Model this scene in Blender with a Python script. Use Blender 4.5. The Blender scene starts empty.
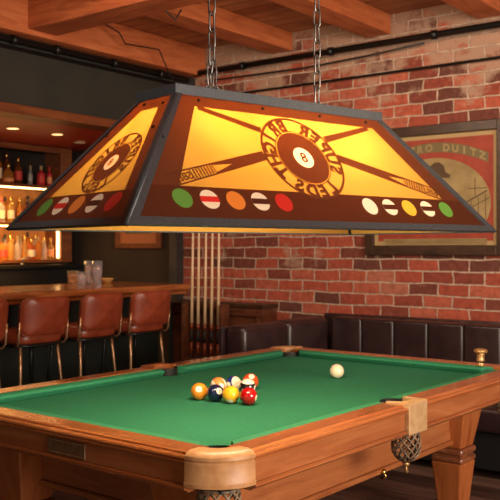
import bpy, bmesh, math, random
from mathutils import Vector, Matrix
random.seed(7)
R = math.radians
PI = math.pi
C = bpy.context.scene.collection
SC = bpy.context.scene

# ---------------------------------------------------------------- camera
CAMH = 1.46
YAW = 37.45
cd = bpy.data.cameras.new('camera')
cam = bpy.data.objects.new('camera', cd)
C.objects.link(cam)
cam.location = (0, 0, CAMH)
cam.rotation_euler = (R(90), 0, R(YAW))
cd.sensor_width = 36
cd.lens = 862 / 500 * 36
cd.shift_y = -0.004
cd.clip_start = 0.05
cd.dof.use_dof = True
cd.dof.focus_distance = 3.1
cd.dof.aperture_fstop = 7.0
SC.camera = cam

# ---------------------------------------------------------------- world, light, exposure
SC.view_settings.view_transform = 'Standard'
SC.view_settings.look = 'None'
SC.view_settings.gamma = 1.0
SC.view_settings.use_curve_mapping = False
SC.view_settings.exposure = 0.0
w = bpy.data.worlds.new('world')
SC.world = w
w.use_nodes = True
w.node_tree.nodes['Background'].inputs[0].default_value = (1.0, 0.86, 0.70, 1)
w.node_tree.nodes['Background'].inputs[1].default_value = 0.25


def area(name, loc, target, sx, sy, power, col):
    l = bpy.data.lights.new(name, 'AREA')
    l.shape = 'RECTANGLE'
    l.size, l.size_y = sx, sy
    l.energy = power
    l.color = col
    o = bpy.data.objects.new(name, l)
    C.objects.link(o)
    o.location = loc
    d = Vector(target) - Vector(loc)
    o.rotation_euler = d.to_track_quat('-Z', 'Y').to_euler()
    return o


# daylight from the unseen right window, and fill light added behind the camera
area('window_daylight', (2.85, 2.0, 1.75), (-2.0, 3.2, 1.1), 2.6, 1.7, 300, (1.0, 0.83, 0.68))
area('rear_fill_light', (-0.3, -2.3, 1.9), (-2.6, 6.0, 1.8), 2.6, 1.5, 12, (1.0, 0.82, 0.66))


def spot(name, loc, target, power, col, size=70, blend=0.6, rad=0.06):
    l = bpy.data.lights.new(name, 'SPOT')
    l.energy = power
    l.color = col
    l.spot_size = R(size)
    l.spot_blend = blend
    l.shadow_soft_size = rad
    o = bpy.data.objects.new(name, l)
    C.objects.link(o)
    o.location = loc
    d = Vector(target) - Vector(loc)
    o.rotation_euler = d.to_track_quat('-Z', 'Y').to_euler()
    return o


def point(name, loc, power, col, rad=0.04):
    l = bpy.data.lights.new(name, 'POINT')
    l.energy = power
    l.color = col
    l.shadow_soft_size = rad
    o = bpy.data.objects.new(name, l)
    C.objects.link(o)
    o.location = loc
    return o


# unseen spots added to brighten the brick wall, stools and left lamp panel
for tx, ty, gx, gz, pw in ((-3.6, 2.6, -4.0, 1.9, 75), (-2.2, 3.0, -3.0, 1.9, 95), (-0.6, 3.0, -1.7, 2.0, 95)):
    spot('wall_fill_spot', (tx, ty, 2.98), (gx, 6.0, gz), pw, (1.0, 0.76, 0.55), 105, 0.9, 0.12)
spot('stool_fill_spot', (-2.9, 2.6, 2.9), (-4.7, 4.0, 0.9), 55, (1.0, 0.72, 0.48), 60, 0.8, 0.12)
spot('lamp_side_fill_spot', (-2.6, 0.2, 3.05), (-2.1, 2.1, 1.72), 100, (1.0, 0.86, 0.74), 28, 0.6, 0.1)
# more unseen spots, added to brighten the timber ceiling from below
spot('ceiling_fill_spot', (-1.0, 2.2, 1.95), (-2.2, 4.8, 3.3), 130, (1.0, 0.74, 0.50), 130, 1.0, 0.3)
spot('ceiling_fill_spot', (-3.9, 2.0, 1.9), (-4.3, 4.2, 3.3), 60, (1.0, 0.70, 0.42), 110, 1.0, 0.3)

# ---------------------------------------------------------------- node materials
def mat(name, col, rough=0.5, metal=0.0, spec=0.5, coat=0.0, emit=None, es=0.0):
    m = bpy.data.materials.new(name)
    m.use_nodes = True
    b = m.node_tree.nodes['Principled BSDF']
    b.inputs['Base Color'].default_value = (*col, 1)
    b.inputs['Roughness'].default_value = rough
    b.inputs['Metallic'].default_value = metal
    b.inputs['Specular IOR Level'].default_value = spec
    b.inputs['Coat Weight'].default_value = coat
    b.inputs['Coat Roughness'].default_value = 0.12
    if emit:
        b.inputs['Emission Color'].default_value = (*emit, 1)
        b.inputs['Emission Strength'].default_value = es
    return m


def nd(m, t, **kw):
    n = m.node_tree.nodes.new(t)
    for k, v in kw.items():
        if k.startswith('i_'):
            n.inputs[k[2:].replace('_', ' ')].default_value = v
        else:
            setattr(n, k, v)
    return n


def lk(m, a, b):
    m.node_tree.links.new(a, b)


def ramp(m, fac, stops):
    r = m.node_tree.nodes.new('ShaderNodeValToRGB')
    e = r.color_ramp.elements
    e[0].position, e[0].color = stops[0][0], (*stops[0][1], 1)
    e[1].position, e[1].color = stops[-1][0], (*stops[-1][1], 1)
    for p, c in stops[1:-1]:
        x = e.new(p)
        x.color = (*c, 1)
    lk(m, fac, r.inputs['Fac'])
    return r.outputs['Color']


def coords(m, scale=(1, 1, 1), rot=(0, 0, 0), kind='Object'):
    tc = nd(m, 'ShaderNodeTexCoord')
    mp = nd(m, 'ShaderNodeMapping')
    mp.inputs['Scale'].default_value = scale
    mp.inputs['Rotation'].default_value = rot
    lk(m, tc.outputs[kind], mp.inputs['Vector'])
    return mp.outputs['Vector']


def bump(m, h, strength, dist=0.01):
    b = nd(m, 'ShaderNodeBump')
    b.inputs['Strength'].default_value = strength
    b.inputs['Distance'].default_value = dist
    lk(m, h, b.inputs['Height'])
    lk(m, b.outputs['Normal'], m.node_tree.nodes['Principled BSDF'].inputs['Normal'])


def wood(name, dark, mid, light, scale=(1, 14, 14), rough=0.35, coat=0.0, rot=(0, 0, 0), bs=0.08):
    m = mat(name, mid, rough, coat=coat)
    p = m.node_tree.nodes['Principled BSDF']
    v = coords(m, scale, rot)
    n = nd(m, 'ShaderNodeTexNoise')
    n.inputs['Scale'].default_value = 2.2
    n.inputs['Detail'].default_value = 8
    n.inputs['Roughness'].default_value = 0.6
    n.inputs['Distortion'].default_value = 0.8
    lk(m, v, n.inputs['Vector'])
    c = ramp(m, n.outputs['Fac'], [(0.3, dark), (0.5, mid), (0.72, light)])
    lk(m, c, p.inputs['Base Color'])
    bump(m, n.outputs['Fac'], bs, 0.004)
    return m


def speckle(name, c1, c2, scale, rough, metal=0.0, bs=0.1, spec=0.5, coat=0.0):
    m = mat(name, c1, rough, metal, spec, coat)
    v = coords(m)
    n = nd(m, 'ShaderNodeTexNoise')
    n.inputs['Scale'].default_value = scale
    n.inputs['Detail'].default_value = 5
    lk(m, v, n.inputs['Vector'])
    lk(m, ramp(m, n.outputs['Fac'], [(0.35, c1), (0.65, c2)]), m.node_tree.nodes['Principled BSDF'].inputs['Base Color'])
    bump(m, n.outputs['Fac'], bs, 0.003)
    return m


M = {}
RC = ((0.25, 0.068, 0.020), (0.37, 0.118, 0.036), (0.48, 0.18, 0.060))
M['rail'] = wood('polished_cherry', *RC, (0.6, 7, 7), 0.20, coat=0.8, bs=0.0)
M['rail_y'] = wood('polished_cherry_end', *RC, (4, 0.5, 4), 0.20, coat=0.8, bs=0.0)
AC = ((0.27, 0.078, 0.026), (0.37, 0.122, 0.040), (0.46, 0.17, 0.062))
M['apron'] = wood('apron_cherry', *AC, (0.9, 9, 9), 0.33, coat=0.3, bs=0.02)
M['apron_y'] = wood('apron_cherry_end', *AC, (9, 0.9, 9), 0.33, coat=0.3, bs=0.02)
M['leg_wood'] = wood('leg_cherry', (0.30, 0.076, 0.019), (0.41, 0.12, 0.033), (0.50, 0.165, 0.05), (9, 9, 0.9), 0.3, coat=0.3, bs=0.03)
M['ring_wood'] = wood('ring_cherry', (0.13, 0.04, 0.02), (0.24, 0.075, 0.03), (0.36, 0.14, 0.06), (6, 6, 14), 0.3, coat=0.3)
M['cloth'] = speckle('billiard_cloth', (0.024, 0.165, 0.086), (0.030, 0.190, 0.100), 60, 0.9, bs=0.05, spec=0.1)
M['cushion'] = speckle('cushion_cloth', (0.025, 0.190, 0.094), (0.033, 0.220, 0.110), 60, 0.8, bs=0.05, spec=0.2)
M['iron'] = speckle('tan_leather_iron', (0.44, 0.215, 0.085), (0.54, 0.29, 0.125), 30, 0.42, bs=0.06)
M['iron2'] = speckle('aged_brass_iron', (0.52, 0.31, 0.14), (0.62, 0.42, 0.22), 30, 0.42, bs=0.06, metal=0.2)
M['liner'] = mat('black_pocket_liner', (0.008, 0.007, 0.006), 0.6)
M['net'] = speckle('leather_net_cord', (0.05, 0.035, 0.022), (0.30, 0.20, 0.12), 45, 0.5)
M['plate'] = speckle('nameplate_brass', (0.20, 0.115, 0.06), (0.26, 0.16, 0.09), 40, 0.4, metal=0.4)
M['brass'] = mat('brass', (0.72, 0.45, 0.14), 0.25, 1.0)
M['oldbrass'] = speckle('worn_brass', (0.40, 0.22, 0.08), (0.70, 0.45, 0.20), 25, 0.35, metal=0.6)
M['black_metal'] = speckle('powder_coated_steel', (0.042, 0.050, 0.058), (0.058, 0.067, 0.076), 90, 0.42, metal=0.3, bs=0.05)
M['black'] = mat('black_satin', (0.010, 0.010, 0.011), 0.4)
M['chain'] = mat('dull_steel_chain', (0.17, 0.165, 0.16), 0.38, 0.9)
M['leather_red'] = speckle('russet_leather', (0.21, 0.036, 0.014), (0.27, 0.052, 0.020), 14, 0.33, bs=0.15)
M['leather_dark'] = speckle('dark_brown_leather', (0.022, 0.010, 0.011), (0.036, 0.018, 0.018), 8, 0.34, bs=0.2)
M['tanmetal'] = mat('copper_toned_steel', (0.58, 0.36, 0.20), 0.32, 0.85)
M['darkmetal'] = mat('dark_steel', (0.020, 0.020, 0.020), 0.35, 0.6)
M['bar_top'] = wood('bar_top_wood', (0.20, 0.055, 0.014), (0.34, 0.10, 0.026), (0.46, 0.17, 0.05), (9, 1.2, 9), 0.22, coat=0.6)
M['bar_front'] = speckle('dark_green_panel', (0.011, 0.016, 0.014), (0.016, 0.022, 0.019), 5, 0.5, bs=0.03)
M['dark_wall'] = speckle('dark_paint', (0.026, 0.018, 0.014), (0.034, 0.024, 0.018), 3, 0.6, bs=0.03)
M['bulkhead'] = speckle('dark_green_grey_paint', (0.022, 0.024, 0.019), (0.030, 0.031, 0.025), 3, 0.6, bs=0.03)
M['post'] = speckle('grey_painted_steel', (0.035, 0.036, 0.035), (0.055, 0.055, 0.052), 6, 0.45, bs=0.03)
M['red_wood'] = wood('reddish_soffit_wood', (0.30, 0.022, 0.010), (0.42, 0.036, 0.013), (0.50, 0.052, 0.018), (9, 1, 9), 0.35, bs=0.03)
M['shelf_wood'] = wood('shelf_wood', (0.10, 0.03, 0.010), (0.18, 0.055, 0.018), (0.27, 0.09, 0.03), (9, 1, 9), 0.4)
M['niche'] = wood('amber_backboard', (0.34, 0.12, 0.03), (0.50, 0.20, 0.05), (0.60, 0.27, 0.08), (1, 3, 1), 0.4)
M['niche_dark'] = mat('smoked_mirror', (0.02, 0.016, 0.013), 0.25)
M['led'] = mat('led_strip', (1, 0.8, 0.5), 0.5, emit=(1.0, 0.55, 0.18), es=8.0)
M['dl'] = mat('downlight_lens', (1, 0.8, 0.5), 0.5, emit=(1.0, 0.62, 0.26), es=2.4)
M['dl_off'] = mat('downlight_lens_dim', (0.6, 0.5, 0.4), 0.5, emit=(1.0, 0.7, 0.4), es=0.12)
M['beam'] = wood('rough_beam', (0.36, 0.085, 0.026), (0.50, 0.135, 0.042), (0.60, 0.19, 0.068), (9, 1.1, 9), 0.6, bs=0.3)
M['beam_x'] = wood('rough_girder', (0.22, 0.050, 0.016), (0.36, 0.088, 0.028), (0.48, 0.14, 0.046), (1.1, 9, 9), 0.6, bs=0.3)
M['cue_wood'] = wood('maple_shaft', (0.62, 0.40, 0.20), (0.72, 0.50, 0.28), (0.80, 0.60, 0.36), (20, 20, 2), 0.3, coat=0.3, bs=0.0)
M['cue_butt'] = wood('rosewood_butt', (0.10, 0.018, 0.008), (0.22, 0.04, 0.014), (0.32, 0.07, 0.02), (20, 20, 3), 0.25, coat=0.4, bs=0.0)
M['wrap'] = mat('black_linen_wrap', (0.015, 0.012, 0.010), 0.7)
M['wainscot'] = wood('wainscot_mahogany', (0.06, 0.017, 0.008), (0.11, 0.034, 0.015), (0.16, 0.052, 0.022), (3, 9, 9), 0.35)
M['frame_dark'] = wood('dark_picture_frame', (0.025, 0.013, 0.008), (0.05, 0.024, 0.013), (0.08, 0.038, 0.02), (4, 9, 9), 0.35)
M['cream'] = mat('aged_cream_paper', (0.42, 0.29, 0.13), 0.6)
M['tanpaper'] = speckle('aged_tan_print', (0.26, 0.18, 0.07), (0.36, 0.26, 0.11), 9, 0.6)
M['redpaper'] = speckle('faded_red_print', (0.26, 0.035, 0.018), (0.34, 0.05, 0.025), 12, 0.6)
M['brownpaper'] = mat('brown_ink', (0.085, 0.045, 0.02), 0.6)
M['olive'] = mat('olive_ink', (0.16, 0.12, 0.05), 0.6)
M['orangepaper'] = mat('orange_mat_board', (0.50, 0.17, 0.06), 0.6)
M['trim'] = wood('trim_wood', (0.10, 0.026, 0.009), (0.18, 0.05, 0.016), (0.25, 0.08, 0.025), (9, 1, 9), 0.4)

# floor planks
m = mat('dark_plank_floor', (0.07, 0.04, 0.028), 0.35)
p = m.node_tree.nodes['Principled BSDF']
v = coords(m, (1, 1, 1))
br = nd(m, 'ShaderNodeTexBrick', offset=0.37)
br.inputs['Scale'].default_value = 1.0
br.inputs['Brick Width'].default_value = 1.6
br.inputs['Row Height'].default_value = 0.11
br.inputs['Mortar Size'].default_value = 0.003
br.inputs['Color1'].default_value = (0.085, 0.047, 0.034, 1)
br.inputs['Color2'].default_value = (0.20, 0.12, 0.088, 1)
br.inputs['Mortar'].default_value = (0.008, 0.005, 0.004, 1)
lk(m, v, br.inputs['Vector'])
v2 = coords(m, (1.2, 14, 1))
n = nd(m, 'ShaderNodeTexNoise')
n.inputs['Scale'].default_value = 3
n.inputs['Detail'].default_value = 8
lk(m, v2, n.inputs['Vector'])
mx = nd(m, 'ShaderNodeMixRGB', blend_type='MULTIPLY')
mx.inputs[0].default_value = 0.85
lk(m, br.outputs['Color'], mx.inputs[1])
lk(m, ramp(m, n.outputs['Fac'], [(0.3, (0.45, 0.42, 0.4)), (0.7, (1.5, 1.4, 1.35))]), mx.inputs[2])
lk(m, mx.outputs[0], p.inputs['Base Color'])
bump(m, n.outputs['Fac'], 0.15, 0.005)
M['floor'] = m

# ceiling planks
m = mat('plank_ceiling', (0.3, 0.12, 0.05), 0.6)
p = m.node_tree.nodes['Principled BSDF']
v = coords(m, (1, 1, 1))
br = nd(m, 'ShaderNodeTexBrick', offset=0.4)
br.inputs['Scale'].default_value = 1.0
br.inputs['Brick Width'].default_value = 2.4
br.inputs['Row Height'].default_value = 0.14
br.inputs['Mortar Size'].default_value = 0.004
br.inputs['Color1'].default_value = (0.30, 0.085, 0.032, 1)
br.inputs['Color2'].default_value = (0.46, 0.19, 0.075, 1)
br.inputs['Mortar'].default_value = (0.03, 0.012, 0.006, 1)
lk(m, v, br.inputs['Vector'])
v2 = coords(m, (1.2, 12, 1))
n = nd(m, 'ShaderNodeTexNoise')
n.inputs['Scale'].default_value = 3
n.inputs['Detail'].default_value = 8
lk(m, v2, n.inputs['Vector'])
mx = nd(m, 'ShaderNodeMixRGB', blend_type='MULTIPLY')
mx.inputs[0].default_value = 0.7
lk(m, br.outputs['Color'], mx.inputs[1])
lk(m, ramp(m, n.outputs['Fac'], [(0.3, (0.5, 0.45, 0.42)), (0.7, (1.3, 1.25, 1.2))]), mx.inputs[2])
lk(m, mx.outputs[0], p.inputs['Base Color'])
bump(m, n.outputs['Fac'], 0.2, 0.005)
M['ceil'] = m

# brick (wall stands in the XZ plane)
m = mat('old_red_brick', (0.3, 0.08, 0.05), 0.85, spec=0.25)
p = m.node_tree.nodes['Principled BSDF']
tc = nd(m, 'ShaderNodeTexCoord')
sp = nd(m, 'ShaderNodeSeparateXYZ')
lk(m, tc.outputs['Object'], sp.inputs[0])
cb = nd(m, 'ShaderNodeCombineXYZ')
lk(m, sp.outputs['X'], cb.inputs['X'])
lk(m, sp.outputs['Z'], cb.inputs['Y'])
wn = nd(m, 'ShaderNodeTexNoise')
wn.inputs['Scale'].default_value = 4.5
wn.inputs['Detail'].default_value = 4
lk(m, cb.outputs[0], wn.inputs['Vector'])
sb = nd(m, 'ShaderNodeVectorMath', operation='SUBTRACT')
sb.inputs[1].default_value = (0.5, 0.5, 0.5)
lk(m, wn.outputs['Color'], sb.inputs[0])
ml = nd(m, 'ShaderNodeVectorMath', operation='MULTIPLY')
ml.inputs[1].default_value = (0.060, 0.036, 0)
lk(m, sb.outputs[0], ml.inputs[0])
ad = nd(m, 'ShaderNodeVectorMath', operation='ADD')
lk(m, cb.outputs[0], ad.inputs[0])
lk(m, ml.outputs[0], ad.inputs[1])
br = nd(m, 'ShaderNodeTexBrick', offset=0.5)
br.inputs['Scale'].default_value = 1.0
br.inputs['Brick Width'].default_value = 0.245
br.inputs['Row Height'].default_value = 0.0915
br.inputs['Mortar Size'].default_value = 0.0070
br.inputs['Mortar Smooth'].default_value = 0.25
br.inputs['Bias'].default_value = -0.1
br.inputs['Color1'].default_value = (0, 0, 0, 1)
br.inputs['Color2'].default_value = (1, 1, 1, 1)
br.inputs['Mortar'].default_value = (0.5, 0.5, 0.5, 1)
lk(m, ad.outputs[0], br.inputs['Vector'])
bc = ramp(m, br.outputs['Color'], [(0.0, (0.14, 0.050, 0.036)), (0.18, (0.27, 0.062, 0.038)), (0.5, (0.41, 0.092, 0.052)), (0.86, (0.44, 0.125, 0.075)), (1.0, (0.38, 0.23, 0.155))])
n1 = nd(m, 'ShaderNodeTexNoise')
n1.inputs['Scale'].default_value = 22
n1.inputs['Detail'].default_value = 8
n1.inputs['Roughness'].default_value = 0.7
lk(m, cb.outputs[0], n1.inputs['Vector'])
mx = nd(m, 'ShaderNodeMixRGB', blend_type='MULTIPLY')
mx.inputs[0].default_value = 0.8
lk(m, bc, mx.inputs[1])
lk(m, ramp(m, n1.outputs['Fac'], [(0.3, (0.55, 0.5, 0.5)), (0.7, (1.35, 1.3, 1.3))]), mx.inputs[2])
# mortar smears over brick faces
n2 = nd(m, 'ShaderNodeTexNoise')
n2.inputs['Scale'].default_value = 2.6
n2.inputs['Detail'].default_value = 9
n2.inputs['Roughness'].default_value = 0.72
lk(m, cb.outputs[0], n2.inputs['Vector'])
sm = ramp(m, n2.outputs['Fac'], [(0.57, (0, 0, 0)), (0.66, (0.85, 0.85, 0.85))])
# more old plaster high up on the wall
hm = nd(m, 'ShaderNodeMapRange')
hm.inputs['From Min'].default_value = 2.5
hm.inputs['From Max'].default_value = 3.2
hm.inputs['To Min'].default_value = 0.0
hm.inputs['To Max'].default_value = 0.20
lk(m, sp.outputs['Z'], hm.inputs['Value'])
n2b = nd(m, 'ShaderNodeMath', operation='ADD')
lk(m, n2.outputs['Fac'], n2b.inputs[0])
lk(m, hm.outputs[0], n2b.inputs[1])
lk(m, n2b.outputs[0], sm.node.inputs['Fac'])
mx2 = nd(m, 'ShaderNodeMixRGB')
lk(m, sm, mx2.inputs[0])
lk(m, mx.outputs[0], mx2.inputs[1])
mx2.inputs[2].default_value = (0.42, 0.27, 0.19, 1)
mo = nd(m, 'ShaderNodeMixRGB')
lk(m, br.outputs['Fac'], mo.inputs[0])
lk(m, mx2.outputs[0], mo.inputs[1])
mcol = ramp(m, n1.outputs['Fac'], [(0.35, (0.34, 0.23, 0.17)), (0.65, (0.64, 0.49, 0.38))])
lk(m, mcol, mo.inputs[2])
lk(m, mo.outputs[0], p.inputs['Base Color'])
inv = nd(m, 'ShaderNodeMath', operation='SUBTRACT')
inv.inputs[0].default_value = 1
lk(m, br.outputs['Fac'], inv.inputs[1])
a2 = nd(m, 'ShaderNodeMath', operation='MULTIPLY_ADD')
a2.inputs[1].default_value = 0.6
lk(m, n1.outputs['Fac'], a2.inputs[0])
lk(m, inv.outputs[0], a2.inputs[2])
bump(m, a2.outputs[0], 0.9, 0.012)
M['brick'] = m


def translucent(name, col, trans, diff, swirl=None, dcol=None):
    """lamp-shade material: light from the bulbs inside passes through it"""
    m = bpy.data.materials.new(name)
    m.use_nodes = True
    nt = m.node_tree
    nt.nodes.clear()
    out = nt.nodes.new('ShaderNodeOutputMaterial')
    t = nt.nodes.new('ShaderNodeBsdfTranslucent')
    d = nt.nodes.new('ShaderNodeBsdfPrincipled')
    d.inputs['Roughness'].default_value = 0.35
    t.inputs[0].default_value = (*[c * trans for c in col], 1)
    d.inputs['Base Color'].default_value = (*[c * diff for c in (dcol or col)], 1)
    if swirl:
        v = coords(m, (1.0, 2.0, 1.0))
        n = nd(m, 'ShaderNodeTexNoise')
        n.inputs['Scale'].default_value = 3.0
        n.inputs['Detail'].default_value = 5
        n.inputs['Distortion'].default_value = 1.4
        lk(m, v, n.inputs['Vector'])
        lk(m, ramp(m, n.outputs['Fac'], [(0.3, tuple(c * trans for c in swirl)), (0.62, tuple(c * trans for c in col))]), t.inputs[0])
    a = nt.nodes.new('ShaderNodeAddShader')
    lk(m, t.outputs[0], a.inputs[0])
    lk(m, d.outputs[0], a.inputs[1])
    lk(m, a.outputs[0], out.inputs['Surface'])
    return m


M['glass_amber'] = translucent('amber_art_glass', (1.0, 0.455, 0.055), 0.128, 0.30, (1.0, 0.35, 0.025), (1.0, 0.52, 0.09))
M['print_brown'] = translucent('brown_print', (0.40, 0.135, 0.060), 0.36, 0.13)
M['print_dark'] = translucent('dark_brown_print', (0.30, 0.085, 0.035), 0.30, 0.13)
M['p_green'] = translucent('green_print', (0.16, 0.42, 0.07), 0.30, 0.50)
M['p_red'] = translucent('red_print', (0.80, 0.035, 0.025), 0.35, 0.55)
M['p_orange'] = translucent('orange_print', (0.95, 0.28, 0.04), 0.35, 0.6)
M['p_yellow'] = translucent('yellow_print', (0.95, 0.55, 0.05), 0.35, 0.6)
M['p_cream'] = translucent('cream_print', (1.0, 0.82, 0.58), 0.45, 0.65)
M['p_cream_hot'] = translucent('cream_disc_print', (1.0, 0.90, 0.70), 1.0, 0.75)
M['bulb'] = mat('frosted_bulb', (1, 0.9, 0.7), 0.5, emit=(1.0, 0.85, 0.55), es=6)


def glass(name, col, rough=0.05, ior=1.45, trans=1.0):
    m = mat(name, col, rough)
    b = m.node_tree.nodes['Principled BSDF']
    b.inputs['Transmission Weight'].default_value = trans
    b.inputs['IOR'].default_value = ior
    return m


# ---------------------------------------------------------------- mesh helpers
class MB:
    def __init__(s):
        s.bm = bmesh.new()

    def box(s, x0, x1, y0, y1, z0, z1, bev=0.0, seg=2):
        t = bmesh.new()
        bmesh.ops.create_cube(t, size=1)
        for v in t.verts:
            v.co = Vector(((x0 + x1) / 2 + v.co.x * (x1 - x0), (y0 + y1) / 2 + v.co.y * (y1 - y0), (z0 + z1) / 2 + v.co.z * (z1 - z0)))
        if bev:
            bmesh.ops.bevel(t, geom=t.edges[:], offset=bev, segments=seg, affect='EDGES', profile=0.5)
        s.add(t)
        return s

    def add(s, t, mtx=None):
        me = bpy.data.meshes.new('tmp')
        t.to_mesh(me)
        t.free()
        if mtx:
            me.transform(mtx)
        s.bm.from_mesh(me)
        bpy.data.meshes.remove(me)

    def frustum(s, cx, cy, z0, z1, w0, w1, d0=None, d1=None, bev=0.004):
        d0 = d0 if d0 is not None else w0
        d1 = d1 if d1 is not None else w1
        t = bmesh.new()
        bmesh.ops.create_cube(t, size=1)
        for v in t.verts:
            top = v.co.z > 0
            ww, dd = (w1, d1) if top else (w0, d0)
            v.co = Vector((cx + v.co.x * ww, cy + v.co.y * dd, z1 if top else z0))
        if bev:
            bmesh.ops.bevel(t, geom=t.edges[:], offset=bev, segments=2, affect='EDGES', profile=0.5)
        s.add(t)
        return s

    def prism(s, pts, z0, z1, bev=0.0, mtx=None):
        """plan polygon extruded from z0 to z1"""
        t = bmesh.new()
        a = [t.verts.new((x, y, z0)) for x, y in pts]
        b = [t.verts.new((x, y, z1)) for x, y in pts]
        n = len(pts)
        t.faces.new(a[::-1])
        t.faces.new(b)
        for i in range(n):
            t.faces.new((a[i], a[(i + 1) % n], b[(i + 1) % n], b[i]))
        bmesh.ops.recalc_face_normals(t, faces=t.faces[:])
        if bev:
            bmesh.ops.bevel(t, geom=t.edges[:], offset=bev, segments=2, affect='EDGES', profile=0.5)
        s.add(t, mtx)
        return s

    def loft(s, rings, close=True, caps=True, smooth=False):
        vs = [[s.bm.verts.new(p) for p in r] for r in rings]
        n = len(rings[0])
        fs = []
        for i in range(len(vs) - 1):
            for j in range(n if close else n - 1):
                fs.append(s.bm.faces.new((vs[i][j], vs[i][(j + 1) % n], vs[i + 1][(j + 1) % n], vs[i + 1][j])))
        if caps:
            fs.append(s.bm.faces.new(vs[0][::-1]))
            fs.append(s.bm.faces.new(vs[-1]))
        if smooth:
            for f in fs:
                f.smooth = True
        return s

    def tube(s, pts, r, n=8, closed=False, caps=True):
        pts = [Vector(p) for p in pts]
        rs = r if isinstance(r, (list, tuple)) else [r] * len(pts)
        rings = []
        up = None
        N = len(pts)
        for i, p in enumerate(pts):
            if closed:
                d = pts[(i + 1) % N] - pts[i - 1]
            else:
                d = pts[min(i + 1, N - 1)] - pts[max(i - 1, 0)]
            d.normalize()
            if up is None:
                up = Vector((0, 0, 1)) if abs(d.z) < 0.9 else Vector((1, 0, 0))
            up = (up - d * up.dot(d)).normalized()
            q = d.cross(up)
            rings.append([p + (up * math.cos(2 * PI * k / n) + q * math.sin(2 * PI * k / n)) * rs[i] for k in range(n)])
        if closed:
            rings.append(rings[0])
        s.loft(rings, True, caps and not closed, True)
        return s

    def lathe(s, prof, cx=0, cy=0, z=0, n=24, caps=True, smooth=True):
        rings = [[Vector((cx + r * math.cos(2 * PI * k / n), cy + r * math.sin(2 * PI * k / n), z + h)) for k in range(n)] for r, h in prof]
        s.loft(rings, True, caps, smooth)
        return s

    def sweep(s, path, prof, caps=True):
        """path: list of (point, outward dir) ; prof: (out, up) closed polygon"""
        rings = [[Vector(p) + Vector(o) * a + Vector((0, 0, b)) for a, b in prof] for p, o in path]
        s.loft(rings, True, caps)
        return s

    def build(s, name, m, parent=None, loc=None, rotz=None, smooth=None, kind=None):
        bmesh.ops.remove_doubles(s.bm, verts=s.bm.verts[:], dist=0.00002)
        bmesh.ops.recalc_face_normals(s.bm, faces=s.bm.faces[:])
        me = bpy.data.meshes.new(name)
        s.bm.to_mesh(me)
        s.bm.free()
        me.materials.append(M[m] if isinstance(m, str) else m)
        if smooth is not None:
            for f in me.polygons:
                f.use_smooth = smooth
        o = bpy.data.objects.new(name, me)
        C.objects.link(o)
        if parent:
            o.parent = parent
        if loc:
            o.location = loc
        if rotz is not None:
            o.rotation_euler = (0, 0, rotz)
        if kind:
            o['kind'] = kind
        return o


def tag(o, label, cat, group=None, kind=None):
    o['label'] = label
    o['category'] = cat
    if group:
        o['group'] = group
    if kind:
        o['kind'] = kind
    return o


def empty(name, label, cat, loc=(0, 0, 0), rotz=0, group=None):
    o = bpy.data.objects.new(name, None)
    C.objects.link(o)
    o.location = loc
    o.rotation_euler = (0, 0, rotz)
    o.empty_display_size = 0.1
    return tag(o, label, cat, group)


def copy_tree(o, parent=None):
    c = o.copy()
    C.objects.link(c)
    if parent:
        c.parent = parent
    for ch in list(o.children):
        copy_tree(ch, c)
    return c


def subsurf(o, lv=2):
    md = o.modifiers.new('subdivision', 'SUBSURF')
    md.levels = lv
    md.render_levels = lv
    for f in o.data.polygons:
        f.use_smooth = True
    return o


def rounded_rect(w, h, r, n=5):
    pts = []
    for cx, cy, a0 in ((w / 2 - r, h / 2 - r, 0), (-w / 2 + r, h / 2 - r, 90), (-w / 2 + r, -h / 2 + r, 180), (w / 2 - r, -h / 2 + r, 270)):
        for k in range(n + 1):
            a = R(a0 + 90 * k / n)
            pts.append((cx + r * math.cos(a), cy + r * math.sin(a)))
    return pts


def text_polys(s, size=1.0, bold=0.0):
    """the outlines of a text as triangulated polygons: list of vertices, faces; centred"""
    cu = bpy.data.curves.new('t', 'FONT')
    cu.body = s
    cu.size = size
    cu.offset = bold
    cu.align_x = 'CENTER'
    cu.resolution_u = 3
    o = bpy.data.objects.new('t', cu)
    C.objects.link(o)
    bpy.context.view_layer.update()
    dg = bpy.context.evaluated_depsgraph_get()
    me = bpy.data.meshes.new_from_object(o.evaluated_get(dg))
    vs = [v.co.copy() for v in me.vertices]
    fs = [list(p.vertices) for p in me.polygons]
    bpy.data.objects.remove(o)
    bpy.data.curves.remove(cu)
    bpy.data.meshes.remove(me)
    if vs:
        y0 = 0.0
        y1 = 0.7 * size
        xm = (min(v.x for v in vs) + max(v.x for v in vs)) / 2
        for v in vs:
            v.x -= xm
            v.y -= (y0 + y1) / 2
    return vs, fs


def place_text(mb, s, size, fn, bold=0.0):
    vs, fs = text_polys(s, size, bold)
    bv = [mb.bm.verts.new(fn(v.x, v.y)) for v in vs]
    for f in fs:
        try:
            mb.bm.faces.new([bv[i] for i in f])
        except ValueError:
            pass


# ================================================================ THE SETTING
WY = 6.0          # brick wall plane
CZ = 3.28         # ceiling underside
MB().box(-7.3, 3.3, -3.0, 6.3, -0.12, 0.0).build('floor', 'floor', kind='structure')
MB().box(-7.3, 3.3, -3.0, 6.3, CZ, CZ + 0.12).build('ceiling', 'ceil', kind='structure')
MB().box(-5.40, 3.3, WY, WY + 0.3, 0, CZ).build('wall_back', 'brick', kind='structure')
MB().box(-7.3, -5.40, WY, WY + 0.3, 0, CZ).build('wall_end', 'dark_wall', kind='structure')
MB().box(-7.3, -7.0, -3.0, WY, 0, CZ).build('wall_left', 'dark_wall', kind='structure')
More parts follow.
